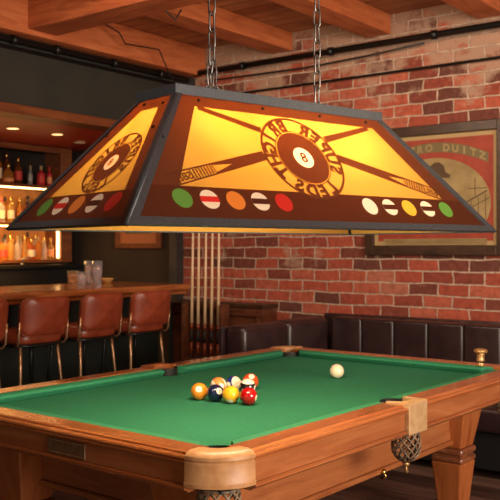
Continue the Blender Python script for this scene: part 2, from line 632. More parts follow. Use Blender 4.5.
# right wall with its window opening, wall behind the camera with one too
b = MB()
b.box(3.0, 3.3, -3.0, 0.5, 0, CZ).box(3.0, 3.3, 3.6, WY, 0, CZ).box(3.0, 3.3, 0.5, 3.6, 0, 0.8).box(3.0, 3.3, 0.5, 3.6, 2.7, CZ)
b.build('wall_right', 'dark_wall', kind='structure')
b = MB()
b.box(-7.0, -1.9, -3.0, -2.7, 0, CZ).box(1.3, 3.0, -3.0, -2.7, 0, CZ).box(-1.9, 1.3, -3.0, -2.7, 0, 0.9).box(-1.9, 1.3, -3.0, -2.7, 2.7, CZ)
b.build('wall_front', 'dark_wall', kind='structure')
b = MB()
for y in (0.5, 2.03, 3.54):
    b.box(3.08, 3.14, y, y + 0.06, 0.8, 2.7)
b.box(3.08, 3.14, 0.5, 3.6, 0.8, 0.86).box(3.08, 3.14, 0.5, 3.6, 2.64, 2.7)
b.build('window_1', 'frame_dark', kind='structure')
b = MB()
for x in (-1.9, -0.33, 1.24):
    b.box(x, x + 0.06, -2.88, -2.82, 0.9, 2.7)
b.box(-1.9, 1.3, -2.88, -2.82, 0.9, 0.96).box(-1.9, 1.3, -2.88, -2.82, 2.64, 2.7)
b.build('window_2', 'frame_dark', kind='structure')

# joists running to the brick wall, the girder they rest over
for i, (x0, x1) in enumerate(((-4.36, -4.14), (-3.43, -3.21), (-2.51, -2.29), (-1.58, -1.36), (-0.66, -0.44), (0.3, 0.52))):
    MB().box(x0, x1, -2.65, WY - 0.002, 3.125, CZ - 0.001, 0.008).build('ceiling_beam', 'beam', kind='structure')
MB().box(-5.36, -5.10, -2.65, WY - 0.002, 3.02, CZ - 0.001, 0.01).build('ceiling_beam', 'beam', kind='structure')
MB().box(-5.34, 2.98, 4.0, 4.27, 3.055, CZ - 0.002, 0.012).build('ceiling_girder', 'beam_x', kind='structure')

# bulkhead over the bar
MB().box(-5.40, -5.23, -2.65, WY - 0.002, 2.50, 3.019).build('bulkhead_1', 'bulkhead', kind='structure')
MB().box(-5.42, -5.19, -2.65, WY - 0.002, 2.445, 2.515, 0.006).build('trim_1', 'trim', kind='structure')
MB().box(-6.998, -5.43, -2.65, WY - 0.002, 2.46, 2.50).build('soffit_1', 'red_wood', kind='structure')
MB().box(-5.47, -5.375, 5.90, 6.0, 0.001, 2.444, 0.004).build('corner_post', 'post', kind='structure')
# baseboards
MB().box(-3.3, 2.98, 5.965, 5.999, 0.001, 0.12, 0.004).build('baseboard_back', 'trim', kind='structure')

# pipes and conduits
def pipe(name, pts, r, label, cat='pipe', mt='darkmetal', clamps=()):
    b = MB()
    b.tube(pts, r, 10)
    for c, d in clamps:
        c = Vector(c)
        d = Vector(d).normalized() * 0.02
        b.tube([c - d, c + d], r * 1.35, 10)
    return tag(b.build(name, mt), label, cat)


pipe('wall_pipe', [(-5.2, 5.90, 3.04), (2.97, 5.90, 3.04)], 0.026, 'thick black pipe along the top of the brick wall just below the beams',
     clamps=[((x, 5.90, 3.04), (1, 0, 0)) for x in (-4.6, -3.7, -2.8, -1.9, -0.9)])
pipe('electrical_conduit', [(-5.2, 5.965, 2.82), (2.97, 5.965, 2.82)], 0.011, 'thin dark conduit across the brick wall below the thick pipe', 'conduit')
pipe('cable', [(-5.05, 5.93, 2.965), (-4.0, 5.94, 2.95), (-3.4, 5.94, 2.97), (-2.9, 5.94, 3.0)], 0.008, 'thin black cable sagging just under the thick wall pipe', 'cable', 'black')
pipe('bulkhead_pipe', [(-5.195, -2.6, 2.98), (-5.195, 5.85, 2.98)], 0.026, 'dark pipe with couplings along the top of the green-black bulkhead',
     clamps=[((-5.195, y, 2.98), (0, 1, 0)) for y in (3.4, 3.95, 4.35, 4.95, 5.5)])
pipe('bulkhead_conduit', [(-5.214, -2.6, 2.925), (-5.214, 5.9, 2.925)], 0.014, 'thinner dark conduit running under the pipe on the bulkhead', 'conduit')
pipe('ceiling_wire', [(-4.95, 4.32, 3.268), (-4.93, 4.75, 3.15), (-4.97, 4.85, 3.09), (-4.93, 5.2, 3.10), (-4.95, 5.35, 2.92), (-5.02, 5.5, 2.88)], 0.006, 'thin dark wire hanging in a zigzag beside the bulkhead pipe', 'wire', 'black')
pipe('ceiling_wire', [(-4.05, 4.30, 3.17), (-4.04, 4.33, 3.08), (-4.02, 4.4, 3.03), (-3.98, 4.42, 3.10)], 0.006, 'short black wire hook hanging from the ceiling girder behind the left chain', 'wire', 'black')

# ---------------------------------------------------------------- bar back
SX = -6.75
sh = empty('back_bar_shelving', 'lit wooden back bar shelving with amber light strips, full of bottles', 'shelving', (-6.85, 4.4, 0))
Y0, Y1 = 2.4, 5.685


def shpart(b, name, mt):
    for v in b.bm.verts:
        v.co -= Vector((-6.85, 4.4, 0))
    return b.build(name, mt, sh)


shpart(MB().box(-6.995, -6.975, Y0, Y1, 1.32, 2.08), 'back_panel', 'niche')['label'] = 'amber lit back panel'
shpart(MB().box(-6.995, -6.975, Y0, Y1, 2.08, 2.44), 'upper_back_panel', 'niche_dark')
shpart(MB().box(-6.99, SX + 0.02, Y1, Y1 + 0.14, 1.32, 2.455, 0.003), 'side_panel', 'shelf_wood')
shpart(MB().box(-6.99, SX + 0.02, Y0 - 0.05, Y0, 1.32, 2.455, 0.003), 'side_panel', 'shelf_wood')
for z in (2.075, 1.705, 1.345):
    shpart(MB().box(-6.974, SX, Y0, Y1, z - 0.028, z, 0.002), 'shelf', 'shelf_wood')
shpart(MB().box(SX - 0.01, SX + 0.025, Y0, Y1, 2.40, 2.455, 0.003), 'crown_rail', 'trim')
shpart(MB().box(SX - 0.015, SX - 0.001, Y0, Y1 - 0.02, 2.030, 2.044), 'light_strip', 'led')
shpart(MB().box(SX - 0.015, SX - 0.001, Y0, Y1 - 0.02, 1.661, 1.674), 'light_strip', 'led')
shpart(MB().box(-6.965, -6.945, Y0, Y1 - 0.03, 1.346, 1.357), 'light_strip', 'led')
shpart(MB().box(SX - 0.022, SX - 0.004, Y1 - 0.024, Y1 - 0.004, 1.36, 1.655), 'light_strip', 'led')
for z, e in ((2.02, 13), (1.65, 12)):
    a = area('shelf_strip_light', (-6.80, 4.9, z), (-6.93, 4.9, z - 0.4), 1.5, 0.03, e, (1.0, 0.52, 0.16))
    a.rotation_euler = (0, R(-12), R(90))
    a.rotation_euler = (Vector((-0.13, 0, -0.4))).to_track_quat('-Z', 'X').to_euler()

cab = empty('back_counter', 'black back counter under the bottle shelves behind the bar', 'counter', (-6.8, 4.1, 0))
b = MB().box(-0.195, 0.195, -1.75, 1.75, 0.001, 1.26, 0.004)
b.build('cabinet', 'black', cab)
MB().box(-0.195, 0.23, -1.79, 1.79, 1.262, 1.30, 0.006).build('countertop', 'darkmetal', cab)
fc = empty('tap', 'small chrome bar tap on the black counter under the shelves', 'tap', (-6.66, 5.16, 1.301))
b = MB()
b.lathe([(0.022, 0), (0.022, 0.012), (0.010, 0.018)], 0, 0, 0, 14)
b.build('base', 'chain', fc)
MB().tube([(0, 0, 0.015), (0, 0, -0.0 + 0.05), (0.01, 0.02, 0.065), (0.03, 0.07, 0.065), (0.03, 0.08, 0.05)], 0.008, 8).build('spout', 'chain', fc)

# bottles
def gm(col, es=0.0):
    m = glass('bottle_glass', col, 0.08, 1.35, 0.85)
    return m


BC = {'amber': (0.95, 0.45, 0.08), 'gold': (1.0, 0.68, 0.20), 'clear': (0.95, 0.92, 0.85), 'red': (0.75, 0.03, 0.03), 'brown': (0.45, 0.14, 0.04), 'green': (0.25, 0.5, 0.15), 'orange': (0.95, 0.30, 0.05)}
BM = {}
for k, c in BC.items():
    BM[k] = glass('glass_' + k, c, 0.1, 1.3, 0.8)
BM['redcan'] = mat('red_bottle_glaze', (0.55, 0.025, 0.03), 0.3)
LB = {'cream': mat('label_cream', (0.75, 0.62, 0.42), 0.6), 'red': mat('label_red', (0.6, 0.05, 0.03), 0.6), 'black': mat('label_black', (0.03, 0.025, 0.02), 0.5), 'orange': mat('label_orange', (0.8, 0.32, 0.12), 0.6)}
SHAPES = {
    'round': [(0.034, 0), (0.037, 0.004), (0.037, 0.158), (0.0345, 0.172), (0.022, 0.184), (0.0135, 0.192), (0.0125, 0.245)],
    'wide': [(0.042, 0), (0.046, 0.005), (0.046, 0.130), (0.043, 0.142), (0.022, 0.152), (0.014, 0.160), (0.014, 0.20)],
    'slim': [(0.024, 0), (0.026, 0.004), (0.026, 0.11), (0.022, 0.13), (0.011, 0.16), (0.010, 0.20)],
    'squat': [(0.040, 0), (0.050, 0.012), (0.052, 0.06), (0.044, 0.10), (0.018, 0.125), (0.014, 0.135), (0.014, 0.165)],
    'tall': [(0.032, 0), (0.035, 0.004), (0.035, 0.175), (0.031, 0.192), (0.016, 0.208), (0.012, 0.27)],
}
CAPM = {'gold': M['brass'], 'black': M['black'], 'cream': M['cream'], 'red': mat('red_cap', (0.5, 0.03, 0.02), 0.4)}


def bottle(x, y, z, shape, colr, lab, cap, label, group, sc=1.0):
    t = empty('bottle', label, 'bottle', (x, y, z + 0.0005), random.uniform(0, 6), group)
    pr = [(r * sc, h * sc) for r, h in SHAPES[shape]]
    MB().lathe(pr, n=18).build('glass_body', BM[colr], t)
    if lab:
        r = pr[1][0] + 0.0012
        h = pr[2][1]
        MB().lathe([(r, h * 0.25), (r, h * 0.8)], n=18, caps=False).build('paper_label', LB[lab], t)
    top = pr[-1][1]
    r = pr[-1][0]
    MB().lathe([(r * 1.15, top - 0.02), (r * 1.2, top - 0.012), (r * 1.2, top + 0.018), (r * 0.9, top + 0.022)], n=14).build('cap', CAPM[cap], t)
    return t


G1, G2, G3 = 'bottles on the top shelf', 'bottles on the middle shelf', 'bottles on the bottom shelf'
bx = -6.83
bottle(bx, 5.01, 2.075, 'tall', 'orange', 'cream', 'gold', 'orange glass bottle at the left frame edge of the dim top shelf', G1)
bottle(bx + 0.02, 5.11, 2.075, 'squat', 'amber', 'orange', 'gold', 'round squat amber bottle with an orange label on the top shelf', G1, 1.05)
bottle(bx - 0.085, 5.17, 2.075, 'tall', 'brown', None, 'gold', 'tall dark brown bottle behind the round squat amber one, top shelf', G1, 1.05)
bottle(bx, 5.24, 2.075, 'round', 'brown', 'red', 'gold', 'dark bottle with a wide red label on the top shelf', G1, 0.98)
bottle(bx, 5.385, 2.075, 'slim', 'clear', None, 'cream', 'small slim clear bottle between two red ones on the top shelf', G1, 0.85)
bottle(bx, 5.515, 2.075, 'wide', 'redcan', 'red', 'cream', 'wide red bottle with a pale stopper on the top shelf', G1, 0.88)
bottle(bx, 5.62, 2.075, 'round', 'redcan', 'orange', 'red', 'narrow red bottle at the right end of the top shelf', G1, 0.72)
r2 = [(4.90, 'round', 'clear', None, 'black', 'clear bottle with a black cap at the frame edge, middle shelf', 1), (5.015, 'round', 'clear', 'cream', 'red', 'clear bottle with cream label and red cap, middle shelf', 1.0),
      (5.13, 'round', 'gold', 'cream', 'gold', 'golden bottle with gold cap left of the red one, middle shelf', 1.05), (5.245, 'slim', 'amber', None, 'gold', 'slim amber bottle between golden and red ones, middle shelf', 1.25),
      (5.345, 'wide', 'red', 'red', 'black', 'wide bright red bottle on the middle shelf', 1.05), (5.46, 'round', 'amber', None, 'cream', 'amber bottle right of the bright red one on the middle shelf', 1.05),
      (5.57, 'tall', 'gold', None, 'gold', 'tall golden bottle touching the lamp outline, middle shelf', 0.95), (5.68, 'round', 'clear', 'cream', 'cream', 'clear bottle near the right end of the middle shelf', 0.95)]
for y, s_, c_, l_, k_, lab, sc in r2:
    bottle(bx + 0.025, 4.93 + (y - 4.90) * 0.90, 1.705, s_, c_, l_, k_, lab, G2, sc * 0.86)
r3 = [(4.93, 'round', 'amber', 'cream', 'gold', 'amber bottle with cream label at the frame edge of the bottom shelf', 1.1), (5.05, 'wide', 'amber', 'red', 'black', 'wide amber bottle with a dark red label on the bottom shelf', 1.1),
      (5.165, 'round', 'gold', None, 'gold', 'golden bottle right of the red-labelled one on the bottom shelf', 1.05), (5.27, 'round', 'clear', None, 'cream', 'clear bottle with cream cap on the bottom shelf', 1.02),
      (5.375, 'slim', 'gold', None, 'gold', 'slim golden bottle in the middle of the bottom shelf', 1.25), (5.475, 'wide', 'orange', 'cream', 'gold', 'wide orange bottle with cream label on the bottom shelf', 1.1),
      (5.585, 'round', 'amber', None, 'cream', 'plain amber bottle third from the light strip, bottom shelf', 1.0), (5.685, 'slim', 'clear', None, 'gold', 'slim clear bottle second from the light strip, bottom shelf', 1.2), (5.785, 'round', 'gold', 'orange', 'gold', 'golden bottle next to the upright light strip, bottom shelf', 0.95)]
for y, s_, c_, l_, k_, lab, sc in r3:
    bottle(bx + 0.025, 4.95 + (y - 4.93) * 0.78, 1.345, s_, c_, l_, k_, lab, G3, sc * 0.84)
# the rear rows, mostly hidden by the front ones
for z, g, w_ in ((1.705, 'bottles in the rear row of the middle shelf', 'middle'), (1.345, 'bottles in the rear row of the bottom shelf', 'bottom')):
    for k in range(8):
        bottle(-6.905, 4.965 + k * 0.09, z, ('round', 'tall', 'round', 'slim')[k % 4], ('gold', 'clear', 'amber', 'clear')[(k + (w_ == 'bottom')) % 4], None, ('gold', 'cream', 'black')[k % 3],
               ('golden', 'clear', 'amber', 'clear')[(k + (w_ == 'bottom')) % 4] + ' bottle, ' + ('first', 'second', 'third', 'fourth', 'fifth', 'sixth', 'seventh', 'last')[k] + ' from the left in the rear row, ' + w_ + ' shelf', g, 0.92)

# downlights in the red soffit
for x, y, on, lab in ((-5.91, 4.48, 1, 'round recessed light in the red soffit, nearest the left frame edge'), (-5.91, 4.95, 1, 'round recessed light in the red soffit, middle of three'), (-6.2, 5.46, 0, 'dim round recessed light in the soffit beside the lampshade')):
    t = empty('recessed_light', lab, 'light', (x, y, 2.4595), 0, 'recessed lights over the bar')
    MB().lathe([(0.062, 0), (0.062, -0.008), (0.050, -0.010), (0.048, -0.001)], n=28).build('trim_ring', 'oldbrass', t)
    MB().lathe([(0.048, -0.0105), (0.001, -0.0115)], n=28, caps=False).build('lens', 'dl' if on else 'dl_off', t)
    if on:
        spot('recessed_light_beam', (x, y, 2.44), (x + 0.15, y, 1.0), 14, (1.0, 0.6, 0.28), 95, 0.8, 0.03)

# ---------------------------------------------------------------- the bar
bar = empty('bar_counter', 'long bar with polished wooden top and dark panelled front', 'bar', (-5.3, 3.2, 0))
TZ = 1.15
MB().box(-0.54, 0.36, -2.6, 2.40, TZ - 0.055, TZ, 0.014, 3).build('countertop', 'bar_top', bar)
MB().box(-0.52, 0.335, -2.58, 2.385, TZ - 0.085, TZ - 0.0555, 0.006).build('edge_moulding', 'bar_top', bar)
MB().box(-0.36, 0.02, -2.55, 2.36, 0.001, TZ - 0.086, 0.003).build('front_panel', 'bar_front', bar)
for k in range(7):
    y = -2.3 + k * 0.75
    b = MB()
    b.box(0.0205, 0.034, y - 0.33, y + 0.33, 0.95, 0.99, 0.002).box(0.0205, 0.034, y - 0.33, y + 0.33, 0.14, 0.18, 0.002)
    b.box(0.0205, 0.034, y - 0.33, y - 0.29, 0.18, 0.95, 0.002).box(0.0205, 0.034, y + 0.29, y + 0.33, 0.18, 0.95, 0.002)
    b.build('panel_moulding', 'bar_front', bar)

# glassware on the bar
def bar_point(px, py):
    d = (CAMH - TZ) * 862 / (py - 248)
    x, y = (px - 250) / 862 * d, d
    a = R(YAW)
    return (x * math.cos(a) - y * math.sin(a), x * math.sin(a) + y * math.cos(a))


def tumbler(name, label, x, y, r0, r1, h, mt, flutes=12, group=None):
    t = MB()
    n = flutes * 4
    rings = []
    for rr, z in ((r0 * 0.98, 0), (r0, 0.004), (r0 + (r1 - r0) * .5, h * .5), (r1, h), (r1 - 0.004, h), (r0 + (r1 - r0) * .5 - 0.004, h * .5), (r0 - 0.004, 0.012)):
        rings.append([Vector(((rr + 0.0022 * math.cos(k * flutes * 2 * PI / n)) * math.cos(2 * PI * k / n), (rr + 0.0022 * math.cos(k * flutes * 2 * PI / n)) * math.sin(2 * PI * k / n), z)) for k in range(n)])
    t.loft(rings, True, True, True)
    o = t.build(name, mt, loc=(x, y, TZ + 0.0008))
    return tag(o, label, 'glass', group)


M['glass_violet'] = glass('violet_tinted_glass', (0.92, 0.88, 0.92), 0.10, 1.45, 0.86)
M['glass_honey'] = glass('honey_tinted_glass', (0.98, 0.80, 0.55), 0.10, 1.45, 0.86)
tumbler('fluted_tumbler', 'tall fluted clear glass on the bar, left one of the pair', *bar_point(89.8, 284.3), 0.034, 0.046, 0.20, 'glass_violet', 12, 'tall fluted glasses on the bar')
tumbler('fluted_tumbler', 'tall fluted clear glass on the bar, right one of the pair beside the dish', *bar_point(97.6, 284.6), 0.033, 0.043, 0.20, 'glass_violet', 12, 'tall fluted glasses on the bar')
tumbler('short_tumbler', 'short honey coloured glass left of the tall fluted glasses', *bar_point(72.8, 284.6), 0.035, 0.046, 0.115, 'glass_honey')
tumbler('short_tumbler', 'short clear fluted glass between the honey glass and tall glasses', *bar_point(81.2, 285.4), 0.033, 0.040, 0.112, 'glass_violet')
ds = MB().lathe([(0.03, 0), (0.034, 0.012), (0.055, 0.030), (0.062, 0.042), (0.055, 0.042), (0.03, 0.018)], n=28).build('dish', mat('yellow_ochre_glaze', (0.55, 0.30, 0.08), 0.4), loc=(*bar_point(107, 283.0), TZ + 0.0008))
tag(ds, 'small ochre dish on the bar right of the tall glasses', 'dish')

# ---------------------------------------------------------------- bar stools
def make_stool():
    t = empty('bar_stool', 'stool', 'bar stool', (0, 0, 0), 0, 'leather bar stools along the bar')
    # local: the sitter faces -X (towards the bar); backrest on +X
    zb0, zb1 = 0.885, 1.135
    b = MB()
    rings = []
    W = 0.385
    nz, ny = 9, 12

    def P(y, z, side):
        k = (y / (W / 2))
        x = 0.235 - 0.055 * k * k + (z - zb0) * 0.14
        return (x, y, z, side)
    out = rounded_rect(W, zb1 - zb0, 0.055, 6)
    layers = [(-0.024, 0.93), (-0.030, 0.80), (-0.022, 0.98), (-0.010, 1.0), (0.010, 1.0), (0.022, 0.97), (0.028, 0.86)]
    layers = [(-0.028, 0.82), (-0.024, 0.94), (-0.012, 1.0), (0.012, 1.0), (0.024, 0.94), (0.028, 0.82)]
    zc = (zb0 + zb1) / 2
    for off, s_ in layers:
        ring = []
        for (a, h) in out:
            y = a * (1 - (1 - s_) * 0.5)
            z = h * (1 - (1 - s_) * 0.6)
            k = y / (W / 2)
            x = 0.225 - 0.055 * k * k + (z + 0.13) * 0.14 + off
            ring.append(Vector((x, y, zc + z)))
        rings.append(ring)
    # interior caps as grids would crease: close with centre fans that follow the curve
    bm = b.bm
    b.loft(rings, True, False, True)
    for ring, sg in ((rings[0], -1), (rings[-1], 1)):
        prev = ring
        for f_ in (0.75, 0.5, 0.25):
            nx = []
            for p_ in ring:
                y = p_.y * f_
                z = (p_.z - zc) * f_
                x = 0.225 - 0.055 * (y / (W / 2)) ** 2 + (z + 0.13) * 0.14 + sg * (0.028 + 0.007 * (1 - f_))
                nx.append(Vector((x, y, zc + z)))
            b.loft([prev, nx], True, False, True)
            prev = nx
        c = Vector((0.225 + 0.13 * 0.14 + sg * 0.035, 0, zc))
        vs = [bm.verts.new(p_) for p_ in prev]
        cv = bm.verts.new(c)
        for i in range(len(vs)):
            f = bm.faces.new((vs[i], vs[(i + 1) % len(vs)], cv))
            f.smooth = True
    bk = b.build('backrest', 'leather_red', t)
    # piping round the backrest edge
    pp = []
    for (a, h) in out:
        k = a / (W / 2)
        pp.append((0.225 - 0.055 * k * k + (h + 0.13) * 0.14 + 0.014, a * 1.005, zc + h * 1.005))
    MB().tube(pp, 0.0045, 6, closed=True).build('piping', 'leather_red', bk)
    # seat
    sq = rounded_rect(0.38, 0.39, 0.10, 6)
    s = MB()
    rr = []
    for sc_, z in [(a_1, b_1 + 0.062) for a_1, b_1 in ((0.86, 0.765), (0.97, 0.772), (1.0, 0.79), (1.0, 0.815), (0.965, 0.838), (0.85, 0.850), (0.6, 0.856), (0.3, 0.858), (0.02, 0.858))]:
        rr.append([Vector((a * sc_ - 0.0, h * sc_, z)) for a, h in sq])
    s.loft(rr, True, True, True)
    s.build('seat', 'leather_red', t)
    fr = MB()
    fr.tube([(a * 0.9, h * 0.9, 0.817) for a, h in sq], 0.011, 8, closed=True)
    fr.tube([(-0.15, -0.15, 0.814), (0.15, 0.15, 0.814)], 0.009, 8)
    fr.tube([(-0.15, 0.15, 0.814), (0.15, -0.15, 0.814)], 0.009, 8)
    fr.build('seat_frame', 'darkmetal', t)
    for sy in (-1, 1):
        MB().tube([(0.10, sy * 0.17, 0.817), (0.165, sy * 0.190, 0.822), (0.185, sy * 0.196, 0.85), (0.190, sy * 0.197, 0.92), (0.198, sy * 0.196, 0.98)], 0.008, 8).build('back_support', 'tanmetal', t)
    for sx in (-1, 1):
        for sy in (-1, 1):
            lg = MB()
            lg.tube([(sx * 0.14, sy * 0.15, 0.814), (sx * 0.155, sy * 0.160, 0.66), (sx * 0.21, sy * 0.205, 0.012)], 0.0115, 10)
            lg.lathe([(0.016, 0.0), (0.016, 0.02), (0.012, 0.024)], sx * 0.211, sy * 0.2055, 0, 10)
            lg.build('leg', 'tanmetal' if sx > 0 else 'darkmetal', t)
    f2 = MB()
    f2.tube([(0.222 * math.cos(a), 0.222 * math.sin(a), 0.26) for a in [2 * PI * k / 28 for k in range(28)]], 0.009, 8, closed=True)
    f2.build('footrest', 'darkmetal', t)
    return t


st0 = make_stool()
st_lab = ['russet leather bar stool cut off by the left frame edge', 'russet leather bar stool, leftmost of those fully in view, left of the short glasses',
          'russet leather bar stool in front of the tall fluted glasses', 'russet leather bar stool nearest the end of the bar and the cues']
for i, (y, a) in enumerate(((3.20, 1), (3.70, -1), (4.20, 1), (4.71, -3))):
    o = st0 if i == 0 else copy_tree(st0)
    o.location = (-4.74, y, 0.001)
    o.rotation_euler = (0, 0, R(a))
    o['label'] = st_lab[i]

# ---------------------------------------------------------------- brick wall dressings
# panelled cabinet / wainscot behind the cues
wc = empty('panelled_cabinet', 'low dark mahogany panelled cabinet against the brick behind the cues', 'cabinet', (-4.83, 5.88, 0))
MB().box(-0.53, 0.53, -0.08, 0.11, 0.001, 0.955, 0.004).build('body', 'wainscot', wc)
MB().box(-0.55, 0.55, -0.105, 0.115, 0.956, 0.985, 0.006).build('top', 'frame_dark', wc)
for x in (-0.265, 0.265):
    b = MB()
    b.box(x - 0.25, x + 0.25, -0.098, -0.081, 0.88, 0.93, 0.003).box(x - 0.25, x + 0.25, -0.098, -0.081, 0.08, 0.13, 0.003)
    b.box(x - 0.25, x - 0.20, -0.098, -0.081, 0.13, 0.88, 0.003).box(x + 0.20, x + 0.25, -0.098, -0.081, 0.13, 0.88, 0.003)
    b.build('door_frame', 'wainscot', wc)

# cue rack and cues
cx0, cyy = -5.06, 5.735
rk = empty('cue_rack', 'dark wooden standing rack holding five pool cues', 'cue rack', (-4.825, 5.66, 0))
MB().box(-0.24, 0.24, -0.07, 0.07, 0.001, 0.055, 0.006).build('base', 'wainscot', rk)
MB().box(-0.22, 0.22, -0.06, 0.06, 0.47, 0.51, 0.004).build('lower_shelf', 'wainscot', rk)
for x in (-0.215, 0.215):
    MB().box(x - 0.014, x + 0.014, -0.05, 0.05, 0.056, 0.98, 0.003).build('upright', 'wainscot', rk)
MB().box(-0.20, 0.20, 0.032, 0.056, 0.94, 0.98, 0.004).build('cross_rail', 'wainscot', rk)


def make_cue():
    t = empty('pool_cue', 'cue', 'pool cue', (0, 0, 0), 0, 'pool cues standing in the rack')
    L = 1.47
    MB().lathe([(0.0155, 0.02), (0.0150, 0.13)], n=12).build('butt', 'cue_butt', t)
    MB().lathe([(0.0158, 0.0), (0.0162, 0.01), (0.0158, 0.02)], n=12).build('bumper', 'wrap', t)
    MB().lathe([(0.0150, 0.13), (0.0145, 0.24)], n=12).build('grip', 'wrap', t)
    MB().lathe([(0.0144, 0.24), (0.0142, 0.29)], n=12).build('forearm', 'cue_butt', t)
    MB().lathe([(0.0142, 0.29), (0.0115, 0.72), (0.0085, 1.15), (0.0068, L - 0.03)], n=12).build('shaft', 'cue_wood', t)
    MB().lathe([(0.0068, L - 0.03), (0.0066, L - 0.01), (0.0058, L)], n=12).build('tip', mat('cue_tip', (0.75, 0.72, 0.65), 0.6), t)
    return t


q0 = make_cue()
names = ['leftmost of the five cues in the rack, nearest the bar end', 'second cue from the bar end in the rack', 'middle cue of the five in the rack', 'fourth cue from the bar end in the rack', 'rightmost of the five cues, over the cabinet middle']
for i in range(5):
    o = q0 if i == 0 else copy_tree(q0)
    o.location = (-4.978 + i * 0.0755, 5.655, 0.512)
    o.rotation_euler = (R(-1.0), R([0.3, -0.1, 0.2, 0.0, -0.15][i]), 0)
    o['label'] = 'pale maple pool cue, ' + names[i]

# banquette
bq = empty('banquette_sofa', 'dark brown channelled leather corner banquette along the brick wall', 'sofa', (-1.0, 5.5, 0))


def cushion(name, x0, x1, y0, y1, z0, z1, r, mt='leather_dark', parent=bq, puff=0.0):
    b = MB()
    b.box(x0, x1, y0, y1, z0, z1, r, 4)
    return b.build(name, mt, parent, smooth=True)


OX, OY = -1.0, 5.5
edges = [-3.58 + 0.2733 * k for k in range(16)]
for i in range(len(edges) - 1):
    cushion('back_panel', edges[i] - OX + 0.002, edges[i + 1] - OX - 0.002, 5.70 - OY, 5.88 - OY, 0.43, 0.925, 0.022)
for i in range(0, len(edges) - 1, 2):
    x1 = edges[min(i + 2, len(edges) - 1)]
    cushion('seat_cushion', edges[i] - OX + 0.003 + (0.60 if i == 0 else 0), x1 - OX - 0.003, 5.17 - OY, 5.69 - OY, 0.30, 0.46, 0.035)
MB().box(-2.97 - OX, 0.52 - OX, 5.22 - OY, 5.90 - OY, 0.06, 0.297, 0.01).build('base', 'black', bq)
MB().box(-3.76 - OX, 0.52 - OX, 5.885 - OY, 5.955 - OY, 0.06, 0.935, 0.01).build('back_board', 'leather_dark', bq)
# the return towards the bar side
cushion('back_panel', -3.76 - OX, -3.585 - OX, 5.16 - OY, 5.70 - OY, 0.43, 0.925, 0.045)
cushion('back_panel', -3.76 - OX, -3.585 - OX, 4.62 - OY, 5.156 - OY, 0.43, 0.925, 0.045)
cushion('seat_cushion', -3.58 - OX, -2.99 - OX, 4.66 - OY, 5.69 - OY, 0.30, 0.46, 0.035)
MB().box(-3.74 - OX, -3.02 - OX, 4.68 - OY, 5.88 - OY, 0.06, 0.297, 0.01).build('base', 'black', bq)
b = MB().box(-3.80 - OX, -3.765 - OX, 4.60 - OY, 5.88 - OY, 0.06, 0.915, 0.01)
b.build('back_board', 'leather_dark', bq)
cushion('arm', -3.80 - OX, -3.05 - OX, 4.50 - OY, 4.60 - OY, 0.06, 0.70, 0.03)
for x, y in ((-3.7, 4.74), (-3.1, 4.74), (-3.1, 5.3), (-0.5, 5.3), (0.45, 5.3), (0.45, 5.8), (-3.7, 5.8)):
    MB().lathe([(0.02, 0.001), (0.025, 0.06)], x - OX, y - OY, 0, 12).build('leg', 'darkmetal', bq)

# pedestal table between banquette and pool table
pt = empty('pedestal_table', 'low black pedestal table behind the right leg of the pool table', 'table', (-1.05, 4.93, 0))
MB().lathe([(0.30, 0.001), (0.30, 0.012), (0.06, 0.045), (0.035, 0.06)], n=32).build('base', 'darkmetal', pt)
MB().lathe([(0.033, 0.055), (0.033, 0.62)], n=20).build('column', 'darkmetal', pt)
MB().lathe([(0.28, 0.62), (0.30, 0.625), (0.30, 0.645), (0.28, 0.65)], n=40).build('table_top', 'trim', pt)

# framed poster on brick
PX0, PX1, PZ0, PZ1 = -3.42, -2.27, 1.405, 2.385
pc = Vector(((PX0 + PX1) / 2, 5.995, (PZ0 + PZ1) / 2))
ps = empty('framed_poster', 'large dark-framed vintage red and tan poster hanging on the brick wall', 'picture', pc)
hw, hh = (PX1 - PX0) / 2, (PZ1 - PZ0) / 2
fw = 0.075
b = MB()
for sx in (-1, 1):
    b.box(min(sx * hw, sx * (hw - fw)), max(sx * hw, sx * (hw - fw)), -0.045, -0.001, -hh, hh, 0.006)
for sz in (-1, 1):
    b.box(-hw + fw, hw - fw, -0.045, -0.001, min(sz * hh, sz * (hh - fw)), max(sz * hh, sz * (hh - fw)), 0.006)
b.build('frame', 'frame_dark', ps)
iw, ih = hw - fw, hh - fw
MB().box(-iw, iw, -0.014, -0.002, -ih, ih).build('print', 'cream', ps)


def flat(pts, y, name, mt, parent, th=0.0008):
    mtx = Matrix.Rotation(R(90), 4, 'X')
    b = MB()
    b.prism(pts, 0, th)
    for v in b.bm.verts:
        v.co = Vector((v.co.x, y - v.co.z, v.co.y))
    return b.build(name, mt, parent)


mw, mh = iw - 0.032, ih - 0.032
flat([(-mw, -mh), (mw, -mh), (mw, mh), (-mw, mh)], -0.0145, 'red_field', 'redpaper', ps)
el = [(0.99 * mw * math.cos(a), -0.105 + 0.345 * math.sin(a)) for a in [2 * PI * k / 48 for k in range(48)]]
el = [(x * 0.97, max(z, -mh + 0.10)) for x, z in el]
# drop duplicates of the flattened bottom
el2 = []
for q in el:
    if not el2 or (abs(q[0] - el2[-1][0]) + abs(q[1] - el2[-1][1])) > 1e-4:
        el2.append(q)
flat(el2, -0.0155, 'oval_landscape', 'tanpaper', ps)
